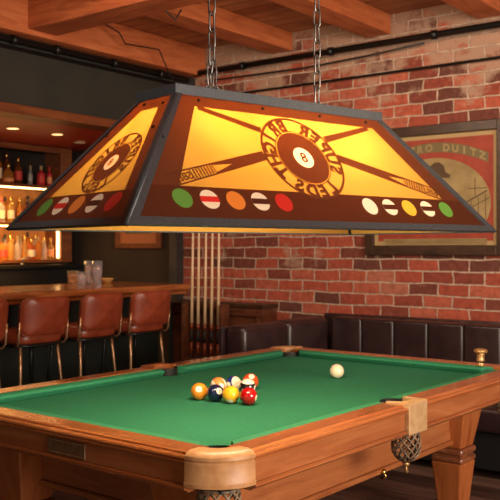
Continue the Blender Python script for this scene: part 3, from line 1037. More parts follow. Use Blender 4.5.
# arched banner with lettering
ban = []
for k in range(17):
    a = -1 + 2 * k / 16
    ban.append((a * 0.43, 0.225 + 0.10 * (1 - a * a) + 0.030))
for k in range(17):
    a = 1 - 2 * k / 16
    ban.append((a * 0.43, 0.225 + 0.10 * (1 - a * a) - 0.042))
flat(ban, -0.0155, 'banner', 'olive', ps)
b = MB()
word = 'CASTRO DUITZ'
for i, ch in enumerate(word):
    if ch == ' ':
        continue
    a = -0.9 + 1.8 * i / (len(word) - 1)
    cxl, czl = a * 0.43, 0.219 + 0.10 * (1 - a * a)
    place_text(b, ch, 0.075, lambda x, y, cxl=cxl, czl=czl, a=a: Vector((cxl + x, -0.0172, czl + y - 0.5 * a * x)), 0.003)
b.build('banner_lettering', 'tanpaper', ps)
# the figure with a hat and the bridge / crane in the landscape
fig = [(-0.26, -0.36), (-0.06, -0.36), (-0.07, -0.22), (-0.12, -0.12), (-0.115, -0.03), (-0.13, 0.03), (-0.20, 0.03), (-0.215, -0.05), (-0.21, -0.12), (-0.26, -0.20)]
flat([(x, z) for x, z in [(x_ + 0.20, z_ + 0.06) for x_, z_ in fig]], -0.0165, 'figure', 'olive', ps)
hat = [(-0.265, 0.035), (-0.235, 0.06), (-0.225, 0.12), (-0.19, 0.145), (-0.15, 0.145), (-0.115, 0.12), (-0.10, 0.07), (-0.06, 0.045), (-0.07, 0.025), (-0.15, 0.03)]
flat([(x_ + 0.20, z_ + 0.06) for x_, z_ in hat], -0.0168, 'hat', 'brownpaper', ps)
b = MB()
def bar2(x0, z0, x1, z1, w_):
    d = Vector((x1 - x0, 0, z1 - z0)).normalized()
    n_ = Vector((-d.z, 0, d.x)) * w_ / 2
    vs = [b.bm.verts.new(Vector((x0, -0.0170, z0)) + n_), b.bm.verts.new(Vector((x1, -0.0170, z1)) + n_), b.bm.verts.new(Vector((x1, -0.0170, z1)) - n_), b.bm.verts.new(Vector((x0, -0.0170, z0)) - n_)]
    b.bm.faces.new(vs)
bar2(0.02, -0.22, 0.42, -0.02, 0.010)
bar2(0.05, -0.26, 0.44, -0.07, 0.006)
for k in range(7):
    x = 0.08 + k * 0.055
    bar2(x, -0.32, x, -0.19 + k * 0.025, 0.005)
bar2(0.28, 0.0, 0.42, 0.0, 0.006)
bar2(0.33, -0.05, 0.33, 0.08, 0.006)
for k in range(6):
    bar2(-0.4, -0.375 - k * 0.010, 0.42, -0.372 - k * 0.010, 0.003)
b.build('harbour_drawing', 'brownpaper', ps)
flat([(-0.42, -0.40), (0.42, -0.40), (0.42, -0.365), (-0.42, -0.365)], -0.0160, 'caption_band', 'tanpaper', ps)
gl = MB().box(-iw, iw, -0.0215, -0.0205, -ih, ih)

# small frame on the dark wall
sp_ = empty('small_framed_picture', 'small wooden framed picture on the dark wall above the bar glasses', 'picture', (-5.945, 5.995, 1.66))
b = MB()
for sx in (-1, 1):
    b.box(min(sx * 0.305, sx * 0.255), max(sx * 0.305, sx * 0.255), -0.035, -0.001, -0.205, 0.205, 0.005)
for sz in (-1, 1):
    b.box(-0.255, 0.255, -0.035, -0.001, min(sz * 0.205, sz * 0.155), max(sz * 0.205, sz * 0.155), 0.005)
b.build('frame', 'trim', sp_)
MB().box(-0.255, 0.255, -0.012, -0.002, -0.155, 0.155).build('print', 'orangepaper', sp_)
flat([(-0.18, -0.06), (0.18, -0.06), (0.18, 0.11), (-0.18, 0.11)], -0.0125, 'inner_picture', 'olive', sp_)

# ================================================================ POOL TABLE
TL, TW, TOP = 2.518, 1.625, 0.84
hx, hy = TL / 2, TW / 2
a_ = R(YAW)
def cam2room(x, y):
    return (x * math.cos(a_) - y * math.sin(a_), x * math.sin(a_) + y * math.cos(a_))
tcx, tcy = cam2room(0.0691, 4.007)
TROT = R(88.93)
pt_ = empty('pool_table', 'green cloth pool table with polished cherry rails, square legs and net pockets', 'pool table', (tcx, tcy, 0), TROT)
CR = 0.150       # corner iron radius
BED = TOP - 0.041
SPX = {-1: -0.055, 1: 0.075}      # where the side pockets sit along the rails

# bed cloth: rectangle with notches at the pockets
pcs = [(-hx + CR, -hy + CR), (hx - CR, -hy + CR), (hx - CR, hy - CR), (-hx + CR, hy - CR)]
ex, ey = hx - 0.135, hy - 0.135
pts = []
def arc(cx, cy, r, a0, a1, n=10):
    return [(cx + r * math.cos(R(a0 + (a1 - a0) * k / n)), cy + r * math.sin(R(a0 + (a1 - a0) * k / n))) for k in range(n + 1)]
pr = 0.072
sd = 0.075
pts += arc(-hx + 0.125, -hy + 0.125, pr, 97, -7, 10)
pts += arc(SPX[-1], -hy + 0.105, 0.064, 165, 15, 8)[::1]
pts += arc(hx - 0.125, -hy + 0.125, pr, 187, 83, 10)
pts += arc(hx - 0.125, hy - 0.125, pr, 277, 173, 10)
pts += arc(SPX[1], hy - 0.105, 0.064, -15, -165, 8)
pts += arc(-hx + 0.125, hy - 0.125, pr, 7, -97, 10)
MB().prism(pts, BED - 0.03, BED).build('bed_cloth', 'cloth', pt_)

# cushions
cs0, cs1 = 0.110, 0.170           # from the outer edge: start of cloth, nose


def cushion_piece(p0, p1, inn, e0, e1):
    """p0->p1 along the back line (wood/cloth border) ; inn = inward unit ; e0,e1 = how far nose ends pull in"""
    p0, p1, inn = Vector((*p0, 0)), Vector((*p1, 0)), Vector((*inn, 0))
    d = (p1 - p0).normalized()
    rings = []
    for P, s_, e in ((p0, 1, e0), (p1, -1, e1)):
        r = []
        for n_, z_ in ((0.0, TOP - 0.003), (0.030, TOP - 0.002), (0.052, TOP - 0.006), (0.060, TOP - 0.011), (0.059, TOP - 0.018), (0.040, BED + 0.0005), (0.0, BED + 0.0005)):
            q = P + inn * n_ + d * s_ * e * (n_ / 0.06)
            r.append(Vector((q.x, q.y, z_)))
        rings.append(r)
    mbc = MB()
    mbc.loft(rings, True, True)
    o = mbc.build('cushion', 'cushion', pt_)
    md = o.modifiers.new('bevel', 'BEVEL')
    md.width = 0.004
    md.segments = 2
    md.limit_method = 'ANGLE'
    return o


cA = 0.185   # cushion back starts this far from outer corner
eC = 0.055
sB = 0.062
eS = 0.016
for sy in (-1, 1):
    yb = sy * (hy - cs0)
    cushion_piece((-hx + cA, yb), (SPX[sy] - sB, yb), (0, -sy), eC, eS)
    cushion_piece((SPX[sy] + sB, yb), (hx - cA, yb), (0, -sy), eS, eC)
for sx in (-1, 1):
    xb = sx * (hx - cs0)
    cushion_piece((xb, -hy + cA), (xb, hy - cA), (-sx, 0), eC, eC)

# wooden rails: profile (out from outer edge, z)
# out = 0 at the outer edge of the top board; negative = inwards
rail_top = [(-0.110, TOP - 0.030), (-0.110, TOP - 0.001), (-0.026, TOP), (-0.018, TOP - 0.004), (-0.016, TOP - 0.009), (-0.012, TOP - 0.0095), (-0.006, TOP - 0.010), (-0.001, TOP - 0.013),
            (0.002, TOP - 0.018), (0.000, TOP - 0.022), (-0.003, TOP - 0.0235), (0.002, TOP - 0.0265), (0.002, TOP - 0.031), (-0.004, TOP - 0.0345), (-0.010, TOP - 0.036)]
skirt = [(-0.03, TOP - 0.0365), (-0.012, TOP - 0.0365), (-0.012, TOP - 0.100), (-0.03, TOP - 0.100)]
ledge = [(-0.05, TOP - 0.1005), (-0.004, TOP - 0.1005), (0.003, TOP - 0.104), (0.004, TOP - 0.110), (-0.001, TOP - 0.115), (-0.010, TOP - 0.118), (-0.014, TOP - 0.124), (-0.05, TOP - 0.124)]


def rail_run(p0, p1, outw):
    for nm, prf, mt in (('rail', rail_top, 'rail'), ('rail_skirt', skirt, 'apron'), ('rail_moulding', ledge, 'rail')):
        if outw[0]:
            mt = mt + '_y'
        mbr = MB()
        L_ = (Vector(p1) - Vector(p0)).length
        mbr.sweep([(Vector((*p0, 0)), Vector((*outw, 0))), (Vector((*p1, 0)), Vector((*outw, 0)))], prf)
        o = mbr.build(nm, mt, pt_)


sI = 0.078  # half width of side iron
for sy in (-1, 1):
    rail_run((-hx + CR + 0.001, sy * hy), (SPX[sy] - sI - 0.001, sy * hy), (0, sy))
    rail_run((SPX[sy] + sI + 0.001, sy * hy), (hx - CR - 0.001, sy * hy), (0, sy))
for sx in (-1, 1):
    rail_run((sx * hx, -hy + CR + 0.001), (sx * hx, hy - CR - 0.001), (sx, 0))
# underside board so nothing shows through
MB().box(-hx + 0.055, hx - 0.055, -hy + 0.055, hy - 0.055, TOP - 0.122, TOP - 0.102).build('slate_frame', 'black', pt_)

# corner irons
ci = [(-0.088, TOP - 0.012), (-0.082, TOP + 0.003), (-0.06, TOP + 0.007), (-0.022, TOP + 0.006), (-0.006, TOP + 0.001), (0.003, TOP - 0.009), (0.004, TOP - 0.018), (-0.001, TOP - 0.025),
      (0.003, TOP - 0.030), (0.004, TOP - 0.086), (0.007, TOP - 0.091), (0.006, TOP - 0.102), (-0.012, TOP - 0.104), (-0.02, TOP - 0.104), (-0.02, TOP - 0.03), (-0.082, TOP - 0.03)]
for sx, sy, a0 in ((-1, -1, 180), (1, -1, 270), (1, 1, 0), (-1, 1, 90)):
    c = Vector((sx * (hx - CR), sy * (hy - CR), 0))
    path = []
    for k in range(17):
        a = R(a0 + 90 * k / 16)
        path.append((c + Vector((math.cos(a), math.sin(a), 0)) * CR, Vector((math.cos(a), math.sin(a), 0))))
    mbi = MB()
    mbi.sweep(path, ci)
    o = mbi.build('corner_iron', 'iron', pt_)
    o['label'] = 'rounded tan corner piece'
    for f in o.data.polygons:
        f.use_smooth = True
    md = o.modifiers.new('es', 'EDGE_SPLIT')
    md.split_angle = R(35)
    # rivets at the joints
    for a, nx, ny in ((a0, 0, 0), (a0 + 90, 0, 0)):
        pass
    # pocket liner: a black cup below the hole
    px_, py_ = sx * (hx - 0.125), sy * (hy - 0.125)
    ln = MB()
    ln.lathe([(0.080, TOP - 0.014), (0.080, TOP - 0.06), (0.070, TOP - 0.10), (0.05, TOP - 0.12), (0.001, TOP - 0.125)], px_, py_, 0, 24, caps=False)
    o = ln.build('pocket_liner', 'liner', pt_)

# side irons
for sy in (-1, 1):
    def yo(d):
        return sy * (hy + d)
    # top plate with half round cut for the pocket
    ox = SPX[sy]
    pts = [(ox - sI, yo(-0.10)), (ox - sI, yo(0.006)), (ox + sI, yo(0.006)), (ox + sI, yo(-0.10))]
    cut = arc(ox, yo(-0.10), 0.058, 0, -180 * -sy if False else (180 if sy < 0 else -180), 12)
    if sy < 0:
        cut = arc(ox, yo(-0.10), 0.062, 0, -180, 12)
    else:
        cut = arc(ox, yo(-0.10), 0.062, 0, 180, 12)
    mbi = MB()
    mbi.prism(pts + cut, TOP - 0.02, TOP + 0.005, 0.002)
    o = mbi.build('side_iron', 'iron2' if sy < 0 else 'rail', pt_)
    o['label'] = 'tan brass side pocket iron'
    y0, y1 = sorted((yo(-0.018), yo(0.008)))
    MB().box(ox - sI * 0.98, ox + sI * 0.98, y0, y1, TOP - 0.122, TOP + 0.0045, 0.006, 3).build('iron_face', 'iron2', o)
    ln = MB()
    ln.lathe([(0.063, TOP - 0.004), (0.063, TOP - 0.06), (0.050, TOP - 0.10), (0.001, TOP - 0.12)], ox, yo(-0.10), 0, 24, caps=False)
    ln.build('pocket_liner', 'liner', pt_)


# nets
def make_net(cx, cy, ztop, r, h):
    t = MB()
    n = 11

    def S(u, v):
        rr = r * (1.0 + 0.10 * math.sin(v * PI)) * (1 if v < 0.55 else math.sqrt(max(0.0, 1 - ((v - 0.55) / 0.47) ** 2)) * 1.0)
        return (cx + rr * math.cos(u), cy + rr * math.sin(u), ztop - h * v)
    for k in range(n):
        for sg in (-1, 1):
            t.tube([S(2 * PI * k / n + sg * v * 2.0, v) for v in [j / 12 for j in range(13)]], 0.0042, 5)
    t.tube([S(2 * PI * k / 24, 0.0) for k in range(24)], 0.006, 6, closed=True)
    o = t.build('pocket_net', 'net', pt_)
    o['label'] = 'dark brown woven leather net'
    k = MB()
    k.lathe([(0.012, 0), (0.016, -0.008), (0.012, -0.018)], cx, cy, ztop - h, 12)
    k.tube([(cx, cy, ztop - h - 0.015), (cx + 0.004, cy, ztop - h - 0.045)], [0.004, 0.008], 8)
    k.build('tassel', 'oldbrass', o)
    # dark lining so the net reads as filled with shadow
    return o


for sx in (-1, 1):
    for sy in (-1, 1):
        make_net(sx * (hx - 0.105), sy * (hy - 0.105), TOP - 0.12, 0.062, 0.13)
for sy in (-1, 1):
    make_net(SPX[sy], sy * (hy - 0.050), TOP - 0.118, 0.052, 0.125)

# apron set in below the rails, flush with the legs
AX, AY = 0.98, 0.50
ZA0, ZA1 = 0.478, TOP - 0.125
for sy in (-1, 1):
    y0, y1 = sorted((sy * AY, sy * (AY - 0.03)))
    MB().box(-AX, AX, y0, y1, ZA0, ZA1, 0.003).build('apron', 'apron', pt_)
    y0, y1 = sorted((sy * (AY + 0.012), sy * (AY - 0.03)))
    MB().box(-AX, AX, y0, y1, ZA0 - 0.026, ZA0 - 0.0005, 0.008, 3).build('apron_moulding', 'rail', pt_)
for sx in (-1, 1):
    x0, x1 = sorted((sx * AX, sx * (AX - 0.03)))
    MB().box(x0, x1, -AY + 0.031, AY - 0.031, ZA0 + 0.05, ZA1, 0.003).build('apron', 'apron_y', pt_)
    x0, x1 = sorted((sx * (AX + 0.012), sx * (AX - 0.03)))
    MB().box(x0, x1, -AY + 0.031, AY - 0.031, ZA0 + 0.024, ZA0 + 0.0495, 0.008, 3).build('apron_moulding', 'rail_y', pt_)

# legs
for sx in (-1, 1):
    for sy in (-1, 1):
        lx, ly = sx * 0.99 , sy * 0.475
        g = MB().frustum(lx, ly, 0.0, 0.360, 0.098, 0.172, bev=0.010).build('leg', 'leg_wood', pt_)
        MB().frustum(lx, ly, 0.435, ZA1 - 0.001, 0.152, 0.255, bev=0.006).build('leg_block', 'leg_wood', g)
        rg = MB()
        rg.box(lx - 0.088, lx + 0.088, ly - 0.088, ly + 0.088, 0.361, 0.389, 0.011, 3)
        rg.box(lx - 0.078, lx + 0.078, ly - 0.078, ly + 0.078, 0.389, 0.401, 0.003, 2)
        rg.box(lx - 0.090, lx + 0.090, ly - 0.090, ly + 0.090, 0.401, 0.434, 0.013, 3)
        rg.build('leg_ring', 'ring_wood', g)
        MB().frustum(lx, ly, 0.001, 0.05, 0.13, 0.115, bev=0.008).build('foot', 'ring_wood', g)

# name plate on the left end, hook on the long side
np_ = MB().box(-hx + 0.006, -hx + 0.016, -0.196, -0.000, TOP - 0.095, TOP - 0.042, 0.0015).build('nameplate', 'plate', pt_)
np_['label'] = 'small brass nameplate'
b = MB()
b.box(-hx + 0.0045, -hx + 0.007, -0.188, -0.008, TOP - 0.0905, TOP - 0.0880).box(-hx + 0.0045, -hx + 0.007, -0.188, -0.008, TOP - 0.0490, TOP - 0.0465)
b.build('nameplate_line', 'oldbrass', np_)
b = MB()
b.tube([(0.19, -AY - 0.016, ZA0 - 0.012), (0.19, -AY - 0.030, ZA0 - 0.03), (0.19, -AY - 0.020, ZA0 - 0.046), (0.19, -AY - 0.004, ZA0 - 0.040)], 0.006, 8)
b.lathe([(0.012, 0), (0.015, 0.01), (0.010, 0.02)], 0.19, -AY - 0.018, ZA0 - 0.022, 12)
b.build('hook', 'brass', pt_)['label'] = 'small brass hook'

# ---------------------------------------------------------------- balls
BR = 0.0372


def cam_point(px, py, z):
    """point of the horizontal plane z in room coordinates"""
    d = (CAMH - z) * 862 / (py - 248)
    return cam2room((px - 250) / 862 * d, d)


def ball_mat(name, col, stripe, offs=None):
    m = mat(name, col, 0.08, coat=0.6)
    pbs = m.node_tree.nodes['Principled BSDF']
    tc = nd(m, 'ShaderNodeTexCoord')
    s = nd(m, 'ShaderNodeSeparateXYZ')
    lk(m, tc.outputs['Object'], s.inputs[0])
    # number spots at +/- X
    ab = nd(m, 'ShaderNodeMath', operation='ABSOLUTE')
    lk(m, s.outputs['X'], ab.inputs[0])
    g = nd(m, 'ShaderNodeMath', operation='GREATER_THAN')
    lk(m, ab.outputs[0], g.inputs[0])
    g.inputs[1].default_value = BR * 0.925
    if stripe:
        az = nd(m, 'ShaderNodeMath', operation='ABSOLUTE')
        lk(m, s.outputs['Z'], az.inputs[0])
        gz = nd(m, 'ShaderNodeMath', operation='GREATER_THAN')
        lk(m, az.outputs[0], gz.inputs[0])
        gz.inputs[1].default_value = BR * 0.55
        mxx = nd(m, 'ShaderNodeMath', operation='MAXIMUM')
        lk(m, g.outputs[0], mxx.inputs[0])
        lk(m, gz.outputs[0], mxx.inputs[1])
        fac = mxx.outputs[0]
    else:
        fac = g.outputs[0]
    mi = nd(m, 'ShaderNodeMixRGB')
    lk(m, fac, mi.inputs[0])
    mi.inputs[1].default_value = (*col, 1)
    mi.inputs[2].default_value = (0.86, 0.74, 0.56, 1)
    lk(m, mi.outputs[0], pbs.inputs['Base Color'])
    return m


def make_ball(x, y, name, label, col, stripe, num, rot, r=BR):
    t = bmesh.new()
    bmesh.ops.create_uvsphere(t, u_segments=40, v_segments=24, radius=r)
    me = bpy.data.meshes.new(name)
    t.to_mesh(me)
    t.free()
    for f in me.polygons:
        f.use_smooth = True
    me.materials.append(ball_mat(name + '_resin', col, stripe) if num else col)
    o = bpy.data.objects.new(name, me)
    C.objects.link(o)
    o.location = (x, y, BED + r + 0.0003)
    o.rotation_euler = [R(v) for v in rot]
    tag(o, label, 'billiard ball', 'racked balls on the green cloth' if num else None)
    if num:
        b = MB()

        def f(u, v):
            rr = r * 1.004
            X = math.sqrt(rr * rr - u * u - v * v)
            return Vector((X, u, v))
        place_text(b, num, r * 0.36, f, 0.0004)
        b.build('number', 'black', o)
    return o


# direction towards the camera in room coordinates, used only for how the balls happen to lie
rows = [
    ((199.3, 400.0), 'orange_ball', 'plain orange ball at the left tip of the cluster', (0.85, 0.27, 0.02), 0, '5', (10, -25, -55)),
    ((215.5, 401.6), 'blue_ball', 'dark navy ball between the orange and the yellow one, front row', (0.008, 0.012, 0.045), 0, '2', (0, -20, -20)),
    ((231.0, 403.4), 'yellow_ball', 'plain yellow ball in the middle of the front row', (0.90, 0.46, 0.02), 0, '1', (0, 45, -60)),
    ((248.5, 405.0), 'red_striped_ball', 'deep red ball at the right end of the front row', (0.38, 0.004, 0.006), 0, '11', (25, 10, 20)),
    ((218.5, 393.6), 'orange_striped_ball', 'orange and white striped ball half hidden behind the navy ball', (0.80, 0.26, 0.06), 1, '13', (75, 0, 150)),
    ((233.5, 392.2), 'blue_striped_ball', 'blue and white striped ball behind the yellow ball', (0.012, 0.03, 0.18), 1, '10', (70, 0, 85)),
    ((247.5, 395.2), 'black_ball', 'black ball with a white band behind the deep red ball', (0.012, 0.012, 0.014), 1, '8', (5, 5, 20)),
    ((250.5, 389.4), 'red_ball', 'orange-red ball at the back of the cluster, above the black one', (0.66, 0.07, 0.014), 0, '3', (10, -50, -40)),
]
P = [list(cam_point(px, py, BED)) for (px, py), *_ in rows]
for it in range(60):
    for i in range(len(P)):
        for j in range(i + 1, len(P)):
            dx, dy = P[j][0] - P[i][0], P[j][1] - P[i][1]
            dd = math.hypot(dx, dy)
            need = 2 * BR + 0.0006
            if dd < need:
                k = (need - dd) / 2 / dd
                P[i][0] -= dx * k; P[i][1] -= dy * k
                P[j][0] += dx * k; P[j][1] += dy * k
for (q, nm, lab, col, stp, num, rot), (x, y) in zip(rows, P):
    make_ball(x, y, nm, lab, col, stp, num, rot)
cb_ = cam_point(336.9, 378.4, BED)
make_ball(cb_[0], cb_[1], 'cue_ball', 'cream white cue ball alone on the right half of the cloth', mat('ivory_resin', (0.82, 0.70, 0.48), 0.12, coat=0.5), 0, None, (0, 0, 0), 0.0362)

# turned cup standing on the far rail near the right corner
kx, ky = cam_point(480.5, 361.3, TOP)
ku = empty('turned_brass_cup', 'small turned brass and wood cup standing on the far rail', 'cup', (kx, ky, TOP + 0.0005))
MB().lathe([(0.021, 0), (0.024, 0.004), (0.022, 0.012), (0.021, 0.034), (0.025, 0.044)], n=24).build('stem', 'oldbrass', ku)
MB().lathe([(0.025, 0.044), (0.035, 0.047), (0.038, 0.054), (0.036, 0.062), (0.026, 0.067), (0.010, 0.070)], n=24).build('rim', 'oldbrass', ku)

# ================================================================ HANGING LAMP
lcx, lcy = cam2room(0.064, 3.15)
LROT = R(90 - 51.2 + YAW)
LZ = CAMH + 0.064               # bottom rim
HL, HWd = 1.652 / 2, 0.785 / 2   # half size of the rim
hl, hw_ = 0.955 / 2, 0.228 / 2   # half size at the top
ZT = CAMH + 0.494                # top of the panels
HZ = ZT - LZ
lamp = empty('billiard_lamp', 'long pyramid billiard lamp with amber panels printed with pool cues and 8-ball emblem', 'lamp', (lcx, lcy, LZ), LROT)

MB().frustum(0, 0, HZ, HZ + 0.034, 2 * hl + 0.012, 2 * hl + 0.012, 2 * hw_ + 0.012, 2 * hw_ + 0.012, 0.0015).build('top_cap', 'black_metal', lamp)


class Panel:
    """local frame of one sloped panel: s along, t up the slope, n outwards"""
    def __init__(p, side):
        # side: 0 front(-Y) 1 right(+X) 2 back(+Y) 3 left(-X)
        if side in (0, 2):
            sg = -1 if side == 0 else 1
            b0 = Vector((0, sg * HWd, 0)); t0 = Vector((0, sg * hw_, HZ))
            p.S = Vector((-sg, 0, 0)); p.w0, p.w1 = HL, hl
        else:
            sg = 1 if side == 1 else -1
            b0 = Vector((sg * HL, 0, 0)); t0 = Vector((sg * hl, 0, HZ))
            p.S = Vector((0, sg, 0)); p.w0, p.w1 = HWd, hw_
        p.o = b0
        p.T = (t0 - b0)
        p.H = p.T.length
        p.T.normalize()
        p.N = p.S.cross(p.T)
        if p.N.dot(b0) < 0:
            p.N = -p.N

    def pt(p, s, t, n=0.0):
        return p.o + p.S * s + p.T * t + p.N * n


def ppoly(mb, pan, pts, n):
    vs = [mb.bm.verts.new(pan.pt(s, t, n)) for s, t in pts]
    mb.bm.faces.new(vs)


def pbox(mb, pan, pts, n0, n1):
    """extruded polygon on the panel"""
    a = [mb.bm.verts.new(pan.pt(s, t, n0)) for s, t in pts]
    c = [mb.bm.verts.new(pan.pt(s, t, n1)) for s, t in pts]
    k = len(pts)
    mb.bm.faces.new(a[::-1]); mb.bm.faces.new(c)
    for i in range(k):
        mb.bm.faces.new((a[i], a[(i + 1) % k], c[(i + 1) % k], c[i]))


def pbuild(mb, name, mt, parent):
    me = bpy.data.meshes.new(name)
    mb.bm.to_mesh(me)
    mb.bm.free()
    me.materials.append(M[mt])
    o = bpy.data.objects.new(name, me)
    C.objects.link(o)
    o.parent = parent
    return o


def circ(cx, cy, r, n=40):
    return [(cx + r * math.cos(2 * PI * k / n), cy + r * math.sin(2 * PI * k / n)) for k in range(n)]


def annulus(mb, pan, cx, cy, r0, r1, n_, seg=64):
    for k in range(seg):
        a, b = 2 * PI * k / seg, 2 * PI * (k + 1) / seg
        ppoly(mb, pan, [(cx + r0 * math.cos(a), cy + r0 * math.sin(a)), (cx + r1 * math.cos(a), cy + r1 * math.sin(a)), (cx + r1 * math.cos(b), cy + r1 * math.sin(b)), (cx + r0 * math.cos(b), cy + r0 * math.sin(b))], n_)


def emblem(pan, glassp, cx, cy, Rr, n0=0.003):
    b = MB()
    annulus(b, pan, cx, cy, Rr * 0.945, Rr, n0)
    annulus(b, pan, cx, cy, Rr * 0.645, Rr * 0.665, n0)
    # lettering mirrored as in the photograph: normal layout, then flipped in s
    def ring_text(txt, a0, a1, flip):
        k = len(txt)
        rm = Rr * 0.805
        for i, ch in enumerate(txt):
            if ch == ' ':
                continue
            a = R(a0 + (a1 - a0) * (i / (k - 1)))
            def f(x, y):
                if not flip:   # tops outward, clockwise
                    rad = rm + y
                    ang = a - x / rm
                else:          # tops inward
                    rad = rm - y
                    ang = a + x / rm
                s_, t_ = rad * math.cos(ang), rad * math.sin(ang)
                return pan.pt(cx - s_, cy + t_, n0)
            place_text(b, ch, Rr * 0.40, f, Rr * 0.020)
    ring_text('SUPER BRIGHT', 197, -28, False)
    ring_text('LEDS', 240, 302, True)
    pbuild(b, 'emblem_lettering', 'print_brown', glassp)
    b = MB()
    annulus(b, pan, cx, cy, Rr * 0.24, Rr * 0.625, n0)
    d = pbuild(b, 'ball_disc', 'print_brown', glassp)
    b = MB()
    ppoly(b, pan, circ(cx + 0.0, cy, Rr * 0.245, 40), n0 + 0.0015)
    pbuild(b, 'number_disc', 'p_cream_hot', d)
    b = MB()
    place_text(b, '8', Rr * 0.33, lambda x, y: pan.pt(cx - x, cy + y, n0 + 0.003), Rr * 0.006)
    pbuild(b, 'number', 'print_dark', d)


def cue_art(b, b2, pan, p0, p1, cx, cy, Rr, n_, mirror):
    """cue from the butt p0 towards the tip p1, broken by the emblem"""
    p0, p1 = Vector(p0), Vector(p1)
    d = (p1 - p0)
    L_ = d.length
    d.normalize()
    q = Vector((-d.y, d.x))

    def hwid(x):
        return 0.0250 - 0.0155 * (x / L_)

    def P_(x, w_):
        v = p0 + d * x + q * w_
        return (v.x, v.y)

    def strip(x0, x1, f0, f1):
        ppoly(b, pan, [P_(x0, hwid(x0) * f0), P_(x1, hwid(x1) * f0), P_(x1, hwid(x1) * f1), P_(x0, hwid(x0) * f1)], n_)
    E1 = 0.190
    strip(0, E1, 0.78, 1.0)
    strip(0, E1, -1.0, -0.78)
    strip(0, 0.006, -0.78, 0.78)
    strip(0.026, 0.031, -0.78, 0.78)
    strip(0.088, 0.093, -0.78, 0.78)
    # slanted hatching
    for k in range(7):
        x = 0.099 + k * 0.0122
        ppoly(b, pan, [P_(x, -hwid(x) * 0.78), P_(x + 0.0055, -hwid(x) * 0.78), P_(x + 0.0095, hwid(x) * 0.78), P_(x + 0.004, hwid(x) * 0.78)], n_)
    # letters, mirrored
    def f(x, y):
        xx = 0.0565 + (x if mirror else -x)
        return pan.pt(*P_(xx, y if mirror else y), n_)
    # panel s runs left to right as seen from outside; text reads backwards there
    place_text(b, 'SBL', 0.038, lambda x, y: pan.pt(*P_(0.0590 + (x if mirror else -x), (-y if mirror else y)), n_), 0.0006)
    # pointed window
    E2 = 0.27
    ppoly(b, pan, [P_(E1, hwid(E1)), P_(E1, hwid(E1) * 0.62), P_(E2, 0), P_(E2, hwid(E2))], n_)
    ppoly(b, pan, [P_(E1, -hwid(E1) * 0.62), P_(E1, -hwid(E1)), P_(E2, -hwid(E2)), P_(E2, 0)], n_)
    strip(E1 - 0.004, E1, -0.78, 0.78)
    # solid shaft up to the ring, then from the ring to the tip
    cc = Vector((cx, cy))
    xs = [x for x in [E2 + k * 0.004 for k in range(int((L_ - E2) / 0.004))] if (p0 + d * x - cc).length < Rr]
    xa, xb = min(xs), max(xs) + 0.004
    strip(E2, xa, -1, 1)
    ppoly(b2, pan, [P_(xb, -hwid(xb)), P_(L_, -hwid(L_)), P_(L_, hwid(L_)), P_(xb, hwid(xb))], n_)


def screws(pan, glassp, pts):
    for s_, t_ in pts:
        b = MB()
        pbox(b, pan, circ(s_, t_, 0.0055, 10), 0.003, 0.0075)
        pbuild(b, 'screw', 'black', glassp)


def disc_row(pan, glassp, items, y, r):
    for s_, colr, band in items:
        b = MB()
        ppoly(b, pan, circ(s_, y, r, 32), 0.0036)
        o = pbuild(b, 'ball_print', colr, glassp)
        o['label'] = {'p_green': 'green ball', 'p_cream': 'cream ball', 'p_orange': 'orange ball', 'p_red': 'red ball', 'p_yellow': 'yellow ball'}[colr] + (' with a band' if band else '') + ' print'
        if band:
            b = MB()
            h = 0.30
            a0 = math.asin(h)
            ptsb = [(s_ + r * math.cos(a), y + r * math.sin(a)) for a in [-a0 + 2 * a0 * k / 6 for k in range(7)]]
            ptsb += [(s_ - r * math.cos(a), y + r * math.sin(a)) for a in [a0 - 2 * a0 * k / 6 for k in range(7)]]
            ppoly(b, pan, ptsb, 0.0046)
            pbuild(b, 'band', band, o)


def border(pan, glassp, field, bite=None):
    """brown frame round the amber field"""
    Hh = pan.H
    (bs0, bt), (bs1, _), (ts1, tt), (ts0, _) = field
    o = [(-pan.w0, 0), (pan.w0, 0), (pan.w1, Hh), (-pan.w1, Hh)]
    i = [(bs0, bt), (bs1, bt), (ts1, tt), (ts0, tt)]
    b = MB()
    # lower band uses the darker print, sides and top the lighter one
    def x_at(t_, sg):
        return sg * (pan.w0 + (pan.w1 - pan.w0) * t_ / Hh)
    top = [(x_at(bt, 1), bt)]
    if bite and bite[1] - bite[2] < bt:
        bx_, by_, br_ = bite
        dx_ = math.sqrt(br_ ** 2 - (by_ - bt) ** 2)
        a0 = math.atan2(bt - by_, dx_)
        a1 = -PI - a0
        top += [(bx_ + br_ * math.cos(a0 + (a1 - a0) * k / 16), by_ + br_ * math.sin(a0 + (a1 - a0) * k / 16)) for k in range(17)]
    top += [(x_at(bt, -1), bt)]
    for q0_, q1_ in zip(top[:-1], top[1:]):
        ppoly(b, pan, [(q1_[0], 0.0), (q0_[0], 0.0), q0_, q1_], 0.0025)
    ppoly(b, pan, [(x_at(0, -1), 0.0), (x_at(bt, -1), 0.0), (x_at(bt, -1), bt)], 0.0025)
    ppoly(b, pan, [(x_at(bt, 1), 0.0), (x_at(0, 1), 0.0), (x_at(bt, 1), bt)], 0.0025)
    pbuild(b, 'lower_band', 'print_dark', glassp)
    b = MB()
    ppoly(b, pan, [(x_at(bt, -1), bt), i[0], i[3], (x_at(tt, -1), tt)], 0.0025)
    ppoly(b, pan, [i[1], (x_at(bt, 1), bt), (x_at(tt, 1), tt), i[2]], 0.0025)
    ppoly(b, pan, [(x_at(tt, -1), tt), (x_at(tt, 1), tt), (x_at(Hh, 1), Hh), (x_at(Hh, -1), Hh)], 0.0025)
    pbuild(b, 'printed_border', 'print_brown', glassp)


